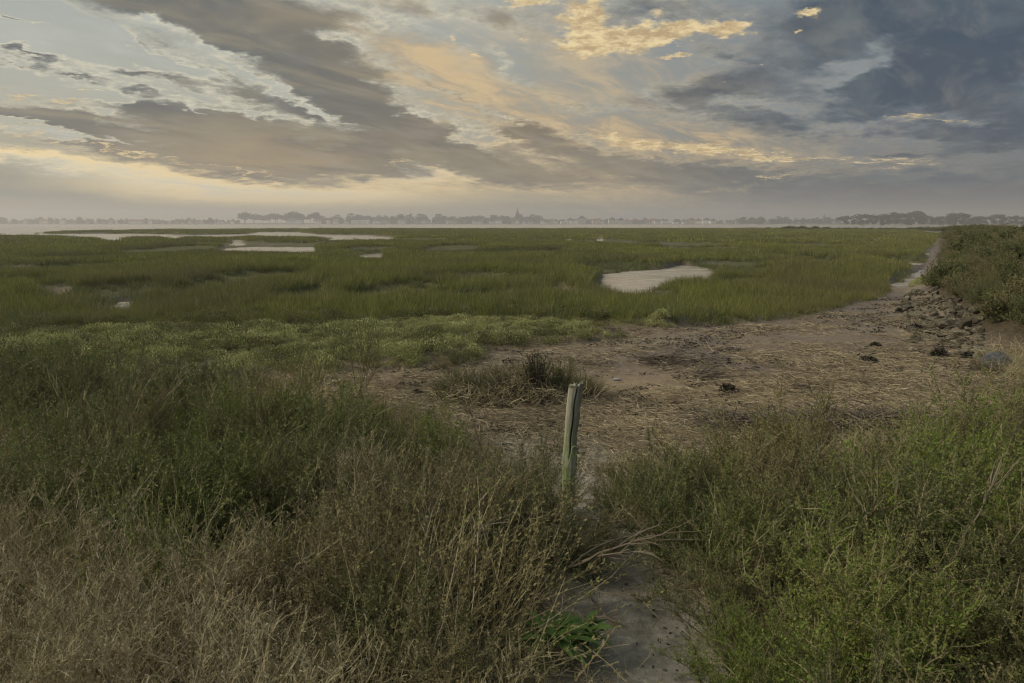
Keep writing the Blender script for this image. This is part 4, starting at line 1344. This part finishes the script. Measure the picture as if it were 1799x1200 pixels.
sapling(632, 668, 1.0, .10, 'feathery sapling standing up before the pale ground cover', 3, 1.2)
sapling(548, 690, .62, -.05, 'small feathery shrub beside the sandy gap at the thicket edge', 8, 1.2)
sapling(190, 0, 1.25, .05, 'tall leafy shrub rising over the left thicket', 4, 1.6, depth=gp(185, 900, .3))
sapling(300, 0, 1.10, .32, 'leaning leafy shrub with a long bare branch in the left thicket', 5, 1.0, depth=gp(250, 900, .3))
sapling(470, 0, .95, .0, 'thin twiggy shrub near the middle of the left thicket', 6, .8, depth=gp(470, 860, .3))
sapling(1480, 0, 1.05, -.1, 'lively green shrub standing over the right thicket', 7, 1.8, depth=gp(1440, 920, .3))
e = shrub('dark', *gp(805, 640, .05), .62, 'small dark bush on the edge of the pale ground cover', None, 'bush', 'bush'); 
e = shrub('dark', *gp(775, 648, .05), .4, 'tiny dark bush left of the small dark one by the ground cover', None, 'bush', 'bush')


for (px, py, s, k, lab) in ((905, 925, .50, 'green', 'olive bush standing left behind the wooden post'), (940, 900, .36, 'dark', 'low dark bush between the olive bush and the post'), (1052, 965, .36, 'dark', 'small twiggy dark bush just right of the wooden post'), (1012, 1000, .34, 'dry', 'small dead bush at the foot of the wooden post'),
                            (948, 985, .46, 'dark', 'dark bush just left of the wooden post'), (1075, 905, .34, 'green', 'small green bush across the path from the post'),
                            (1000, 940, .30, 'dark', 'tiny dark bush hiding the foot of the wooden post')):
    xx, yy, zz = gpt(px, py)
    shrub(k, xx, yy, s * 1.25, lab, None, 'bush', 'bush')


def build_heap():
    x, y = gp(905, 696, .05); z = hz(x, y)
    e = empty('brush_heap', (x, y, z - .02), 0, 1.22); tag(e, 'heap of dead brush and reeds with dark twigs on the mud behind the post', 'brush heap')
    g = Geo(); n = 2300
    a = rng.uniform(0, 6.283, n); r = np.sqrt(rng.random(n)); bx = np.cos(a) * r * 1.05; by = np.sin(a) * r * .62
    lob = .55 + .45 * np.sin(bx * 7 + 1) * np.cos(by * 6)
    top = .40 * (1 - r ** 2.5) * lob + .03
    S = np.stack([bx, by, rng.random(n) ** .5 * top + .01], 1)
    D = unit(n) * np.array([1, 1, .45]) + np.array([0, 0, .05])
    P = wander(S, D, rng.uniform(.10, .34, n), 4, .28, -.05); P[:, :, 2] = np.maximum(P[:, :, 2], 0.0)
    g.tubes(P, .0065 * rng.uniform(.5, 1.4, n), rng.uniform(0, 1, n), .6)
    obj('straw', g.mesh('straw', M['dry']), e)
    g = Geo(); n = 1500
    a = rng.uniform(0, 6.283, n); r = np.sqrt(rng.random(n)); S = np.stack([np.cos(a) * r * .98, np.sin(a) * r * .58, .30 * (1 - r) * rng.random(n) + .02], 1)
    P = wander(S, unit(n) * np.array([1, 1, .6]) + np.array([0, 0, .2]), rng.uniform(.1, .38, n), 5, .28, -.02); P[:, :, 2] = np.maximum(P[:, :, 2], 0.0)
    g.tubes(P, .008, rng.uniform(0, .35, n), .4)
    obj('twigs', g.mesh('twigs', M['weed']), e)
    for (dx, dy, s, hs, k) in ((.28, .1, .78, 1.0, 'dark'), (.60, .05, .72, .9, 'dark'), (-.12, .2, .66, 1.0, 'dark'), (-.62, .1, .68, .9, 'dark'), (.92, .05, .5, .8, 'green'), (-.36, -.05, .42, .8, 'dark'), (-.85, .1, .4, .8, 'dark')):
        b, f = PROT[k][rng.integers(0, 3)]
        o = obj('dark_shrub', f, e, (dx, dy, .05), (0, 0, rng.uniform(0, 6)), (s, s, s * hs)); obj('branches', b, o)
    # reddish upright tuft
    g = Geo(); n = 90; S = rng.normal(size=(n, 3)) * .03; D = np.stack([rng.normal(size=n) * .22, rng.normal(size=n) * .22, np.ones(n)], 1)
    P = wander(S, D, .5 * rng.uniform(.7, 1.1, n), 5, .1)
    g.ribbons(P, .008, rng.uniform(0, 1, n), .4); B, Tn, _ = sample_lines(P, 14, .4, 1)
    g.leaves(B, Tn / np.linalg.norm(Tn, axis=1, keepdims=True) + unit(len(B)) * .6, .03, .01, rng.uniform(0, 1, len(B)))
    obj('dead_tuft', g.mesh('dead_tuft', M['weed']), e, (.26, -.1, .05))


build_heap()


def tumble(px, py, s, label, mat='dry', n=420, flat=.55, name='dead_tuft'):
    x, y, z = gpt(px, py)
    g = Geo()
    S = rng.normal(size=(n, 3)) * np.array([.3, .2, .05]) + np.array([0, 0, .12]); S[:, 2] = np.abs(S[:, 2])
    P = wander(S, unit(n) + np.array([0, 0, .25]), rng.uniform(.2, .55, n), 6, .32, -.06); P[:, :, 2] = np.maximum(P[:, :, 2], 0)
    g.tubes(P, .010 * rng.uniform(.5, 1.3, n), rng.uniform(0, 1, n), .5)
    o = obj(name, g.mesh(name, M[mat]), None, (x, y, z - .01), (0, 0, rng.uniform(0, 6)), (s, s, s * flat / .55)); tag(o, label, 'dead brush')
    return o


tumble(1772, 640, 1.0, 'bleached tangled tuft of dead stems below the blue grey slab')
tumble(1735, 655, .7, 'lower half dark tangled tuft of dead stems right of the mud flat', 'wood')
tumble(1800, 665, .8, 'tangled dead stems at the right end of the mud flat', 'dry')


def weed_lump(px, py, w, h, label):
    x, y, z = gpt(px, py); s = w / F_PX * math.hypot(x, y); hh = h / F_PX * math.hypot(x, y)
    g = Geo(); n = 260
    d = unit(n); d[:, 2] = np.abs(d[:, 2])
    B = d * np.array([.42, .32, .55]) * rng.uniform(.4, .9, (n, 1))
    g.leaves(B, d + unit(n) * .9, .30, .10, rng.uniform(0, 1, n))
    o = obj('weed_lump', g.mesh('weed_lump', M['weed']), None, (x, y, z), (0, 0, rng.uniform(0, 6)), (s, s, hh * 1.3)); tag(o, label, 'weed lump')


weed_lump(1278, 688, 32, 18, 'dark rounded lump of weed in the middle of the straw')
weed_lump(1526, 636, 34, 12, 'low dark lump of weed on the mud before the rock bank')
weed_lump(1538, 608, 18, 8, 'small dark lump of weed on the far mud')
weed_lump(1610, 582, 30, 14, 'dark lump of weed against the foot of the rocks')
weed_lump(1650, 628, 26, 18, 'dark clod of weed in front of the flat brown stone')
weed_lump(1702, 628, 24, 14, 'dark clod of weed beside the bleached tuft')
weed_lump(1580, 548, 14, 8, 'tiny dark clod at the narrow end of the mud')
weed_lump(735, 692, 24, 10, 'brown clod of weed left of the brush heap')


def stick(px, py, L, ang, label, w=.02, mat='wood', lift=.015):
    x, y, z = gpt(px, py)
    g = Geo(); P = wander(np.zeros((1, 3)), np.array([[math.cos(ang), math.sin(ang), 0.03]]), L, 8, .07); P -= P.mean(axis=1, keepdims=True); P[:, :, 2] = np.abs(P[:, :, 2])
    g.tubes(P, w, .8, .5, 6)
    B, Tn, _ = sample_lines(P, 3, .2, .8)
    P2 = wander(B, Tn / np.linalg.norm(Tn, axis=1, keepdims=True) + unit(3) * np.array([.7, .7, .3]), L * .25, 4, .1); P2[:, :, 2] = np.maximum(P2[:, :, 2], 0)
    g.tubes(P2, w * .5, .7, .4, 5)
    tag(obj('stick', g.mesh('stick', M[mat]), None, (x, y, z + lift)), label, 'stick')


stick(1380, 694, .5, .9, 'pale bent stick lying across the straw', .016)
stick(1075, 596, .7, -.2, 'thin dark stick at the edge of the ground cover', .02)
stick(1630, 634, .8, -.1, 'long thin stick on the mud before the rocks', .022)
stick(1540, 690, .9, .8, 'slanting grey stick on the straw near the right thicket', .018)
stick(1060, 1085, .32, -1.2, 'dark broken branch lying on the left edge of the path', .022)
stick(1440, 752, .9, .05, 'dark branch lying in the wrack band', .028)


def scrap(px, py, s, label, name, col):
    x, y, z = gpt(px, py)
    m, T, out = material(name + '_surface')
    tc = T.n.new('ShaderNodeTexCoord').outputs['Object']
    principled(T, out, T.mix(T.noise(tc, 9, 4), lin4(tuple(c * .8 for c in col)), lin4(col)), .5, .4)
    g = Geo(); K = 9
    if name == 'can':
        P = np.zeros((1, 6, 3)); P[0, :, 0] = np.array([-1, -.96, -.9, .9, .96, 1]) * s
        V = []; S = 14; rr = np.array([.55, .72, .8, .8, .72, .5]) * s * .55
        for i in range(6):
            for j in range(S):
                a = 2 * math.pi * j / S; V.append((P[0, i, 0], rr[i] * math.cos(a), rr[i] * math.sin(a) + .8 * s * .55))
        Q = [[i * S + j, i * S + (j + 1) % S, (i + 1) * S + (j + 1) % S, (i + 1) * S + j] for i in range(5) for j in range(S)]
        V.append((-s, 0, .44 * s)); V.append((s, 0, .44 * s))
        Tt = [[len(V) - 2, (j + 1) % S, j] for j in range(S)] + [[len(V) - 1, 5 * S + j, 5 * S + (j + 1) % S] for j in range(S)]
        g.add(V, Q, Tt)
    else:
        u = np.linspace(-1, 1, K); X, Y = np.meshgrid(u, u)
        sh = 1 - .25 * rng.random(X.shape)
        Zt = .25 * np.sin(X * 3) * np.cos(Y * 2.4) + .3
        V = np.stack([X * s * sh, Y * s * .6 * sh, Zt * s * .5], -1).reshape(-1, 3)
        idx = np.arange(K * K).reshape(K, K); Q = np.stack([idx[:-1, :-1], idx[:-1, 1:], idx[1:, 1:], idx[1:, :-1]], -1).reshape(-1, 4)
        g.add(V, Q); g.add(V - np.array([0, 0, .004]), Q[:, ::-1])
    o = obj(name, g.mesh(name, m, True), None, (x, y, z), (0, 0, rng.uniform(-.5, .5))); tag(o, label, 'litter')


scrap(1084, 669, .055, 'small pale grey can lying on the straw right of the post', 'can', (168, 164, 170))
scrap(1233, 699, .06, 'small whitish scrap lying left of the weed lump', 'scrap', (190, 184, 166))
scrap(1140, 727, .05, 'pale scrap on the straw right of the post', 'scrap', (176, 168, 150))
scrap(1520, 612, .07, 'light scrap far out on the mud', 'scrap', (196, 190, 170))
scrap(470, 0 + 906, .02, 'tiny white scrap caught in the left thicket', 'scrap', (210, 206, 200))


def build_dock(px, py, n, s, label):
    x, y, z = gpt(px, py)
    e = empty('leafy_weed', (x, y, z + .0)); tag(e, label, 'plant')
    for i in range(n):
        a = 2.399 * i + rng.uniform(-.3, .3); L = s * rng.uniform(.65, 1.1); el = rng.uniform(.35, 1.15)
        K = 9; t = np.linspace(0, 1, K)
        wid = L * .105 * np.sin(np.pi * np.clip(t * .93 + .07, 0, 1)) ** .75 * (1 + .16 * np.sin(t * 26 + i)); wid[-1] = .001; wid[0] = .004
        rr = L * (t * math.cos(el) + .25 * t ** 2); zz = L * (t * math.sin(el) - .42 * t ** 2)
        V = []
        for k in range(K):
            for q in (-1, 0, 1):
                V.append((rr[k], q * wid[k], zz[k] + abs(q) * wid[k] * .35))
        Q = []
        for k in range(K - 1):
            for q in (0, 1): Q.append([k * 3 + q, (k + 1) * 3 + q, (k + 1) * 3 + q + 1, k * 3 + q + 1])
        g = Geo(); g.add(V, Q, None, rng.uniform(0, 1))
        obj('leaf', g.mesh('leaf', M['dock'], True), e, (rng.normal() * .012, rng.normal() * .012, 0), (0, 0, a))
    return e


build_dock(965, 1158, 34, .19, 'bright green rosette of broad leaves left of the path')
build_dock(1022, 1150, 32, .17, 'bright green rosette of broad leaves at the very edge of the path')
for o in [o for o in COL.objects if o.name.startswith('leafy_weed')]: o.location.z += .10


def bent_branches():
    spec = [(1000, 960, .9, R(-20), .35, 'grey crooked branch reaching from the post towards the path'), (940, 900, .8, R(200), .5, 'pale crooked branch left of the post'),
            (960, 930, .7, R(150), .4, 'bleached forked branch at the foot of the post'), (860, 800, .8, R(130), .6, 'dark dead branch arching over the thicket left of the post'),
            (690, 860, .9, R(135), .5, 'dark dead branch arching in the middle of the left thicket'), (330, 1040, .7, R(40), .5, 'grey curved branch in the dead bushes on the left'),
            (1130, 900, .7, R(170), .5, 'brown curved branch at the root of the right thicket'), (1620, 1020, .8, R(60), .9, 'bare pale branch standing in the right thicket'),
            (770, 1090, .9, R(75), .8, 'bare upright grey branch near the bottom of the left thicket'), (160, 790, .6, R(160), .5, 'twig coated with yellow lichen in the left thicket')]
    for i, (px, py, L, az, up, lab) in enumerate(spec):
        x, y, z = gpt(px, py, .25)
        g = Geo(); P = wander(np.zeros((3, 3)), np.array([[math.cos(az), math.sin(az), up]] * 3) + rng.normal(size=(3, 3)) * .3, L * np.array([1, .8, .6]), 10, .16, -.02)
        g.tubes(P, .016, .75, .25, 6)
        B, Tn, _ = sample_lines(P, 9, .3, 1)
        g.tubes(wander(B, Tn / np.linalg.norm(Tn, axis=1, keepdims=True) + unit(len(B)) * .6, rng.uniform(.1, .3, len(B)), 5, .2), .006, .9, .4)
        me = g.mesh('branch', M['wood'])
        if 'yellow' in lab:
            me.materials[0] = plant_mat('lichen_twig', (.22, .24, .05), (.40, .42, .08), (.5, .5, .14), (.3, .28, .15), 5, (.5, .7), .4, 0.0)
        tag(obj('bare_branch', me, None, (x, y, z + .12)), lab, 'branch')


bent_branches()


# ------------------------------------------------------------------ the far shore
def fx(px, Y):
    u = (px - 899.5) / F_PX
    return u * Y / 1.0149


def build_far_land():
    n = 160
    X = np.linspace(-2300, 2300, n)
    edge = np.interp(X, [-2300, -700, 0, 500, 640, 900, 2300], [1500, 1500, 1470, 1450, 760, 700, 520]) + 14 * (vnoise(X / 45, X * 0, 3) - .5)
    V = []; 
    for i, x in enumerate(X):
        V += [(x, edge[i], -1.0), (x, edge[i] + 4, .9), (x, edge[i] + 60, 1.4), (x, 2450, 3)]
    Q = []
    for i in range(n - 1):
        for k in range(3): Q.append([i * 4 + k, (i + 1) * 4 + k, (i + 1) * 4 + k + 1, i * 4 + k + 1])
    m, T, out = material('far_land')
    pos = T.n.new('ShaderNodeNewGeometry').outputs['Position']
    c = T.mix(T.smooth(T.noise(pos, .02, 4), .4, .6), lin4((120, 108, 88)), lin4((84, 84, 58)))
    principled(T, out, c, .95, .1)
    me = mesh_np('far_shore', V, [np.array(Q)], m)
    tag(obj('far_shore', me), kind='structure', label='low strip of land across the bay')


build_far_land()


def tree_meshes(kind, seed):
    global rng
    keep = rng; rng = np.random.default_rng(seed)
    g = Geo(); f = Geo()
    if kind == 'pine':
        H = 12.0
        P = wander(np.zeros((1, 3)), np.array([[rng.normal() * .12, 0, 1.0]]), H * .62, 6, .05); g.tubes(P, .6, .5, .6, 6)
        top = P[0, -1]
        P2 = wander(np.repeat(top[None], 7, 0) - np.array([0, 0, 1.2]), unit(7) * np.array([1, 1, .3]) + np.array([0, 0, .6]), 4.5, 4, .1); g.tubes(P2, .25, .5, .4, 5)
        for k in range(12):
            c = P2[k % 7, -1] + rng.normal(size=3) * np.array([1.2, 1.2, .5]); n = 60
            d = unit(n) * rng.uniform(.4, 1, (n, 1)); f.leaves(c + d * np.array([2.3, 2.3, .95]), d, 1.3, .75, rng.uniform(0, 1, n))
    else:
        H = 9.0
        P = wander(np.zeros((1, 3)), np.array([[0, 0, 1.0]]), H * .5, 5, .05); g.tubes(P, .5, .5, .6, 6)
        P2 = wander(np.repeat(P[0, -2][None], 6, 0), unit(6) + np.array([0, 0, .8]), 3.0, 4, .1); g.tubes(P2, .22, .5, .4, 5)
        for k in range(13):
            c = np.array([0, 0, H * .45]) + rng.normal(size=3) * np.array([2.0, 1.6, 1.7]); n = 55
            d = unit(n) * rng.uniform(.4, 1, (n, 1)); f.leaves(c + d * np.array([1.9, 1.9, 1.6]), d, 1.2, .8, rng.uniform(0, 1, n))
    rng = keep
    return g.mesh('trunk', M['bark']), f.mesh('crown', M['tree'])


TREES = {'pine': [tree_meshes('pine', 300 + i) for i in range(4)], 'round': [tree_meshes('round', 400 + i) for i in range(4)]}


def tree(kind, px, Y, s, label, group, z=1.2):
    b, f = TREES[kind][rng.integers(0, 4)]
    e = empty('pine_tree' if kind == 'pine' else 'broadleaf_tree', (fx(px, Y), Y, z), rng.uniform(0, 6.28), (s * 1.15, s * 1.15, s))
    tag(e, label, 'tree', group)
    obj('trunk', b, e); obj('crown', f, e)


def build_trees():
    # (from px, to px, how many, distance, size, kind)
    runs = [(-60, 130, 22, 1560, 1.0, 'round', 'left end of the far shore'), (130, 420, 38, 1560, .9, 'round', 'far shore left of the pine clump'),
            (425, 560, 20, 1540, 1.25, 'pine', 'tall pine clump on the far shore'), (560, 880, 46, 1620, 1.45, 'round', 'wood behind the white houses'),
            (880, 960, 9, 1640, 1.35, 'round', 'trees round the church'), (960, 1300, 44, 1620, .85, 'round', 'low trees along the town right of the church'),
            (1300, 1470, 22, 1400, .95, 'round', 'hazy grove on the right shore')]
    for (a, b, n, Y, s, k, w) in runs:
        for i in range(n):
            px = a + (b - a) * (i + .5) / n + rng.normal() * 3
            lab = ('umbrella pine' if k == 'pine' else 'round crowned tree') + ', ' + w
            tree(k, px, Y + rng.uniform(-25, 50), s * 1.45 * rng.uniform(.7, 1.25), lab, w)
    nr = [(1478, 0.85), (1492, .95), (1508, 1.05), (1522, 1.1), (1535, 1.0), (1548, 1.05), (1560, 1.15), (1572, 1.2), (1584, 1.2), (1596, 1.25), (1608, 1.32), (1618, 1.1), (1634, .85), (1650, .8), (1662, .95), (1674, 1.2), (1684, 1.15), (1697, 1.05), (1712, .85), (1727, .8), (1742, 1.0), (1754, 1.0), (1768, .8), (1782, .85), (1796, .8)]
    for px, s in nr:
        tree('pine', px + rng.normal() * 2, 850 + rng.uniform(-20, 30), s * 1.0, 'dark umbrella pine, nearer grove above the dike', 'nearer pine grove on the right')
        tree('round', px + 5 + rng.normal() * 3, 835 + rng.uniform(-20, 20), s * .8, 'dark bushy tree under the nearer pine grove', 'bushy trees under the nearer pines')


build_trees()


def wall_mat(name, c):
    m, T, out = material(name)
    pos = T.n.new('ShaderNodeNewGeometry').outputs['Position']
    principled(T, out, T.mix(T.smooth(T.noise(pos, .3, 4), .35, .65), lin4(c), lin4(tuple(v * .9 for v in c))), .9, .1)
    return m


HW = [wall_mat('render_white', (236, 232, 222)), wall_mat('render_cream', (222, 210, 186)), wall_mat('render_grey', (146, 141, 132))]
RF = [wall_mat('roof_slate', (92, 92, 98)), wall_mat('roof_tile', (140, 98, 76))]
GL = wall_mat('window_dark', (52, 56, 62))
STN = wall_mat('church_stone', (124, 116, 108))


def gable(g, w, d, h, rise, x=0, y=0, z=0, ridge='x', over=.5):
    w2, d2 = w / 2 + over, d / 2 + over
    if ridge == 'x':
        V = [(-w2, -d2, h), (w2, -d2, h), (w2, d2, h), (-w2, d2, h), (-w2, 0, h + rise), (w2, 0, h + rise)]
    else:
        V = [(-w2, -d2, h), (-w2, d2, h), (w2, d2, h), (w2, -d2, h), (0, -d2, h + rise), (0, d2, h + rise)]
        V = [(-w2, -d2, h), (w2, -d2, h), (w2, d2, h), (-w2, d2, h), (0, -d2, h + rise), (0, d2, h + rise)]
        g.add(np.array(V) + np.array([x, y, z]), [[0, 4, 5, 3], [4, 1, 2, 5], [0, 3, 2, 1]], [[0, 1, 4], [2, 3, 5]]); return
    g.add(np.array(V) + np.array([x, y, z]), [[0, 1, 5, 4], [2, 3, 4, 5], [0, 3, 2, 1]], [[0, 4, 3], [1, 2, 5]])


HMESH = {}


def house(px, Y, w, h, label, group, wm=0, rm=0, ridge='x', win=True, z=1.0):
    d = 9.0; w = round(w); h = round(h * 2) / 2
    key = (w, h, ridge)
    if key not in HMESH:
        a = Geo(); a.box((0, 0, h / 2), (w, d, h))
        if ridge == 'y':    # gable wall under the roof
            a.add([(-w / 2, -d / 2 + .02, h), (w / 2, -d / 2 + .02, h), (0, -d / 2 + .02, h + w * .38)], None, [[0, 1, 2]])
        b = Geo(); gable(b, w, d - (.3 if ridge == 'y' else 0), h + .01, (w * .38 if ridge == 'y' else 3.2), ridge=ridge)
        c = Geo(); c.box((w * .3, 1, h + 2.8), (.9, .9, 2.6))
        q = Geo(); q.box((0, 0, 0), (1.3, .12, 1.5))
        HMESH[key] = (a, b, c, q)
    a, b, c, q = HMESH[key]
    kk = key + (wm, rm)
    if kk not in HMESH: HMESH[kk] = (a.mesh('wall', HW[wm]), b.mesh('roof', RF[rm]), c.mesh('chimney', HW[2]), q.mesh('window', GL))
    ma, mb, mc, mq = HMESH[kk]
    e = empty('house', (fx(px, Y), Y, z), rng.uniform(-.12, .12)); tag(e, label, 'house', group)
    obj('wall', ma, e); r = obj('roof', mb, e); obj('chimney', mc, r)
    if win:
        nf = max(1, int(h // 2.9)); nw = max(2, int(w // 3.6))
        for i in range(nf):
            for j in range(nw):
                obj('window', mq, e, (-w / 2 + w * (j + .5) / nw, -4.53, 1.7 + 2.8 * i))


def build_town():
    big = [(515, 24, 6.5, 0, 0, 'x', 'long white house with slate roof right of the pine clump'), (527, 12, 8, 0, 0, 'y', 'gabled white house joined to the long one by the pines'),
           (560, 12, 6, 0, 0, 'x', 'small white house between two groves on the far shore'), (577, 9, 7.5, 0, 0, 'y', 'narrow white gabled house on the far shore'),
           (590, 12, 6.5, 0, 1, 'x', 'white house with tiled roof left of the twin gabled villas'), (625, 18, 8, 0, 0, 'y', 'left of the two large white gabled villas'),
           (642, 20, 8.5, 0, 0, 'y', 'right of the two large white gabled villas'), (662, 20, 5.5, 0, 0, 'x', 'low white row house right of the gabled villas'),
           (678, 18, 6.0, 1, 0, 'x', 'cream row house end beside the wood'), (706, 16, 6.5, 0, 1, 'x', 'white house with tiled roof under the water tower'),
           (730, 14, 6, 1, 0, 'x', 'cream house just right of the water tower'), (1022, 18, 11, 1, 0, 'y', 'tall cream villa with steep gable right of the church'),
           (1075, 15, 9, 1, 0, 'y', 'tall gabled house far right of the church'), (240, 30, 6, 1, 1, 'x', 'long pale building with tiled roof on the left shore'),
           (1620, 0, 0, 0, 0, 'x', None)]
    for (px, w, h, wm, rm, rd, lab) in big:
        if not lab: continue
        house(px, 1505, w, h, lab, None, wm, rm, rd)
    runs = [(40, 230, 11, 'on the left shore among the trees'), (250, 420, 8, 'on the shore left of the pine clump'), (690, 890, 20, 'on the shore between the villas and the church'),
            (905, 1260, 40, 'in the town front right of the church'), (1270, 1460, 10, 'in the hazy town end on the right')]
    for (a, b, n, w) in runs:
        for i in range(n):
            px = a + (b - a) * (i + .5) / n + rng.normal() * 6
            wm = int(rng.choice([0, 0, 1, 2])); rm = int(rng.choice([0, 0, 1]))
            lab = ['small white', 'small cream', 'small grey'][wm] + [' house with slate roof ', ' house with tiled roof '][rm] + w
            house(px, 1500 + rng.uniform(0, 55), rng.choice([9, 11, 13, 16]), rng.choice([4.5, 5.5, 6.5, 7.5]), lab, lab, wm, rm, str(rng.choice(['x', 'x', 'y'])), False)
    for (px, w, wm, lab) in ((1622, 10, 2, 'grey gabled house at the right edge of the nearer pine grove'), (1655, 26, 2, 'long grey low building above the far marsh on the right'),
                             (1705, 22, 2, 'long pale low building seen over the dike'), (1586, 6, 2, 'pale cottage hidden in the nearer pine grove')):
        house(px, 880, w, 4.0, lab, None, wm, 0, 'y' if w == 10 else 'x', w > 8)
    # church
    Y = 1560
    e = empty('church', (fx(909, Y), Y, 1.2)); tag(e, 'church with a tall stepped stone tower and spire over the town', 'church')
    g = Geo(); g.box((0, 0, 8), (9, 9, 16)); g.box((0, 0, 19), (7, 7, 6)); obj('tower', g.mesh('tower', STN), e)
    g = Geo()
    for sx in (-1, 1):
        for sy in (-1, 1):
            g.box((sx * 4.0, sy * 4.0, 17.6), (.9, .9, 3.4))
            b = np.array([sx * 4.0, sy * 4.0, 19.3]); g.add([b + (-.6, -.6, 0), b + (.6, -.6, 0), b + (.6, .6, 0), b + (-.6, .6, 0), b + (0, 0, 2.4)], None, [[0, 1, 4], [1, 2, 4], [2, 3, 4], [3, 0, 4]])
    obj('pinnacles', g.mesh('pinnacles', STN), e)
    g = Geo(); S = 8; V = []
    for z, r in ((22, 3.5), (26.5, 2.9), (26.6, 2.3), (31, 1.5), (31.1, 1.1), (36.5, .25), (38.2, .02)):
        for j in range(S): V.append((r * math.cos(2 * math.pi * j / S), r * math.sin(2 * math.pi * j / S), z))
    Q = [[i * S + j, i * S + (j + 1) % S, (i + 1) * S + (j + 1) % S, (i + 1) * S + j] for i in range(6) for j in range(S)]
    g.add(V, Q); obj('spire', g.mesh('spire', STN), e)
    g = Geo(); g.box((14, 3, 4.5), (24, 12, 9)); obj('nave_wall', g.mesh('nave_wall', STN), e)
    g = Geo(); gable(g, 24, 12, 9, 5, 14, 3); obj('nave_roof', g.mesh('nave_roof', RF[0]), e)
    g = Geo(); g.box((0, -4.52, 12), (1.2, .1, 3)); g.box((0, -3.53, 19), (1.0, .1, 2.6)); obj('belfry_opening', g.mesh('belfry_opening', GL), e)
    # water tower / signal mast left of centre
    Y = 1580
    e = empty('water_tower', (fx(722, Y), Y, 1.2)); tag(e, 'thin water tower with a mast above the wood left of the church', 'water tower')
    g = Geo(); V = []; S = 12
    for z, r in ((0, 1.4), (17, 1.2)):
        for j in range(S): V.append((r * math.cos(2 * math.pi * j / S), r * math.sin(2 * math.pi * j / S), z))
    g.add(V, [[j, (j + 1) % S, S + (j + 1) % S, S + j] for j in range(S)]); obj('shaft', g.mesh('shaft', HW[2]), e)
    g = Geo(); V = []
    for z, r in ((17, 1.3), (19.5, 4.2), (22, 4.2), (22.6, .3)):
        for j in range(S): V.append((r * math.cos(2 * math.pi * j / S), r * math.sin(2 * math.pi * j / S), z))
    g.add(V, [[i * S + j, i * S + (j + 1) % S, (i + 1) * S + (j + 1) % S, (i + 1) * S + j] for i in range(3) for j in range(S)]); obj('tank', g.mesh('tank', HW[2]), e)
    g = Geo(); g.box((0, 0, 26), (.5, .5, 8)); obj('mast', g.mesh('mast', GL), e)
    # distant spire on the right
    Y = 1500
    e = empty('chapel', (fx(1447, Y), Y, 1.2)); tag(e, 'small distant chapel spire on the hazy right shore', 'chapel')
    g = Geo(); g.box((0, 0, 6), (5, 5, 12)); obj('tower', g.mesh('tower', STN), e)
    g = Geo(); g.add([(-2.5, -2.5, 12), (2.5, -2.5, 12), (2.5, 2.5, 12), (-2.5, 2.5, 12), (0, 0, 21)], None, [[0, 1, 4], [1, 2, 4], [2, 3, 4], [3, 0, 4]]); obj('spire', g.mesh('spire', RF[0]), e)
    g = Geo(); g.box((8, 0, 3), (12, 8, 6)); obj('nave_wall', g.mesh('nave_wall', HW[2]), e)
    g = Geo(); gable(g, 12, 8, 6, 3, 8, 0); obj('nave_roof', g.mesh('nave_roof', RF[0]), e)


build_town()

# scrub line at the far right end of the marsh
for i in range(46):
    px = 1345 + 320 * (i + .5) / 46 + rng.normal() * 3
    Y = 270 + rng.uniform(-15, 15) - (px - 1345) * .12
    x = fx(px, Y); z = max(hz(x, Y), -.1)
    s = rng.uniform(2.0, 3.2) * (1.15 if 1370 < px < 1440 or px > 1600 else .8)
    shrub('hedge', x, Y, s, 'low grey green scrub bush at the far right end of the marsh', 'scrub line at the far end of the marsh', 'scrub_bush', 'bush', z, .72)

# ------------------------------------------------------------------ haze
def build_haze():
    g = Geo(); g.box((0, 1225, 24), (5600, 3250, 53))
    m = bpy.data.materials.new('haze'); m.use_nodes = True; nt = m.node_tree; nt.nodes.clear()
    o_ = nt.nodes.new('ShaderNodeOutputMaterial'); v = nt.nodes.new('ShaderNodeVolumePrincipled')
    v.inputs['Color'].default_value = (.95, .93, .91, 1); v.inputs['Density'].default_value = .00055; v.inputs['Anisotropy'].default_value = .3
    nt.links.new(v.outputs[0], o_.inputs['Volume'])
    o = obj('haze', g.mesh('haze', m)); tag(o, 'pale evening haze over the bay', kind='stuff')


build_haze()
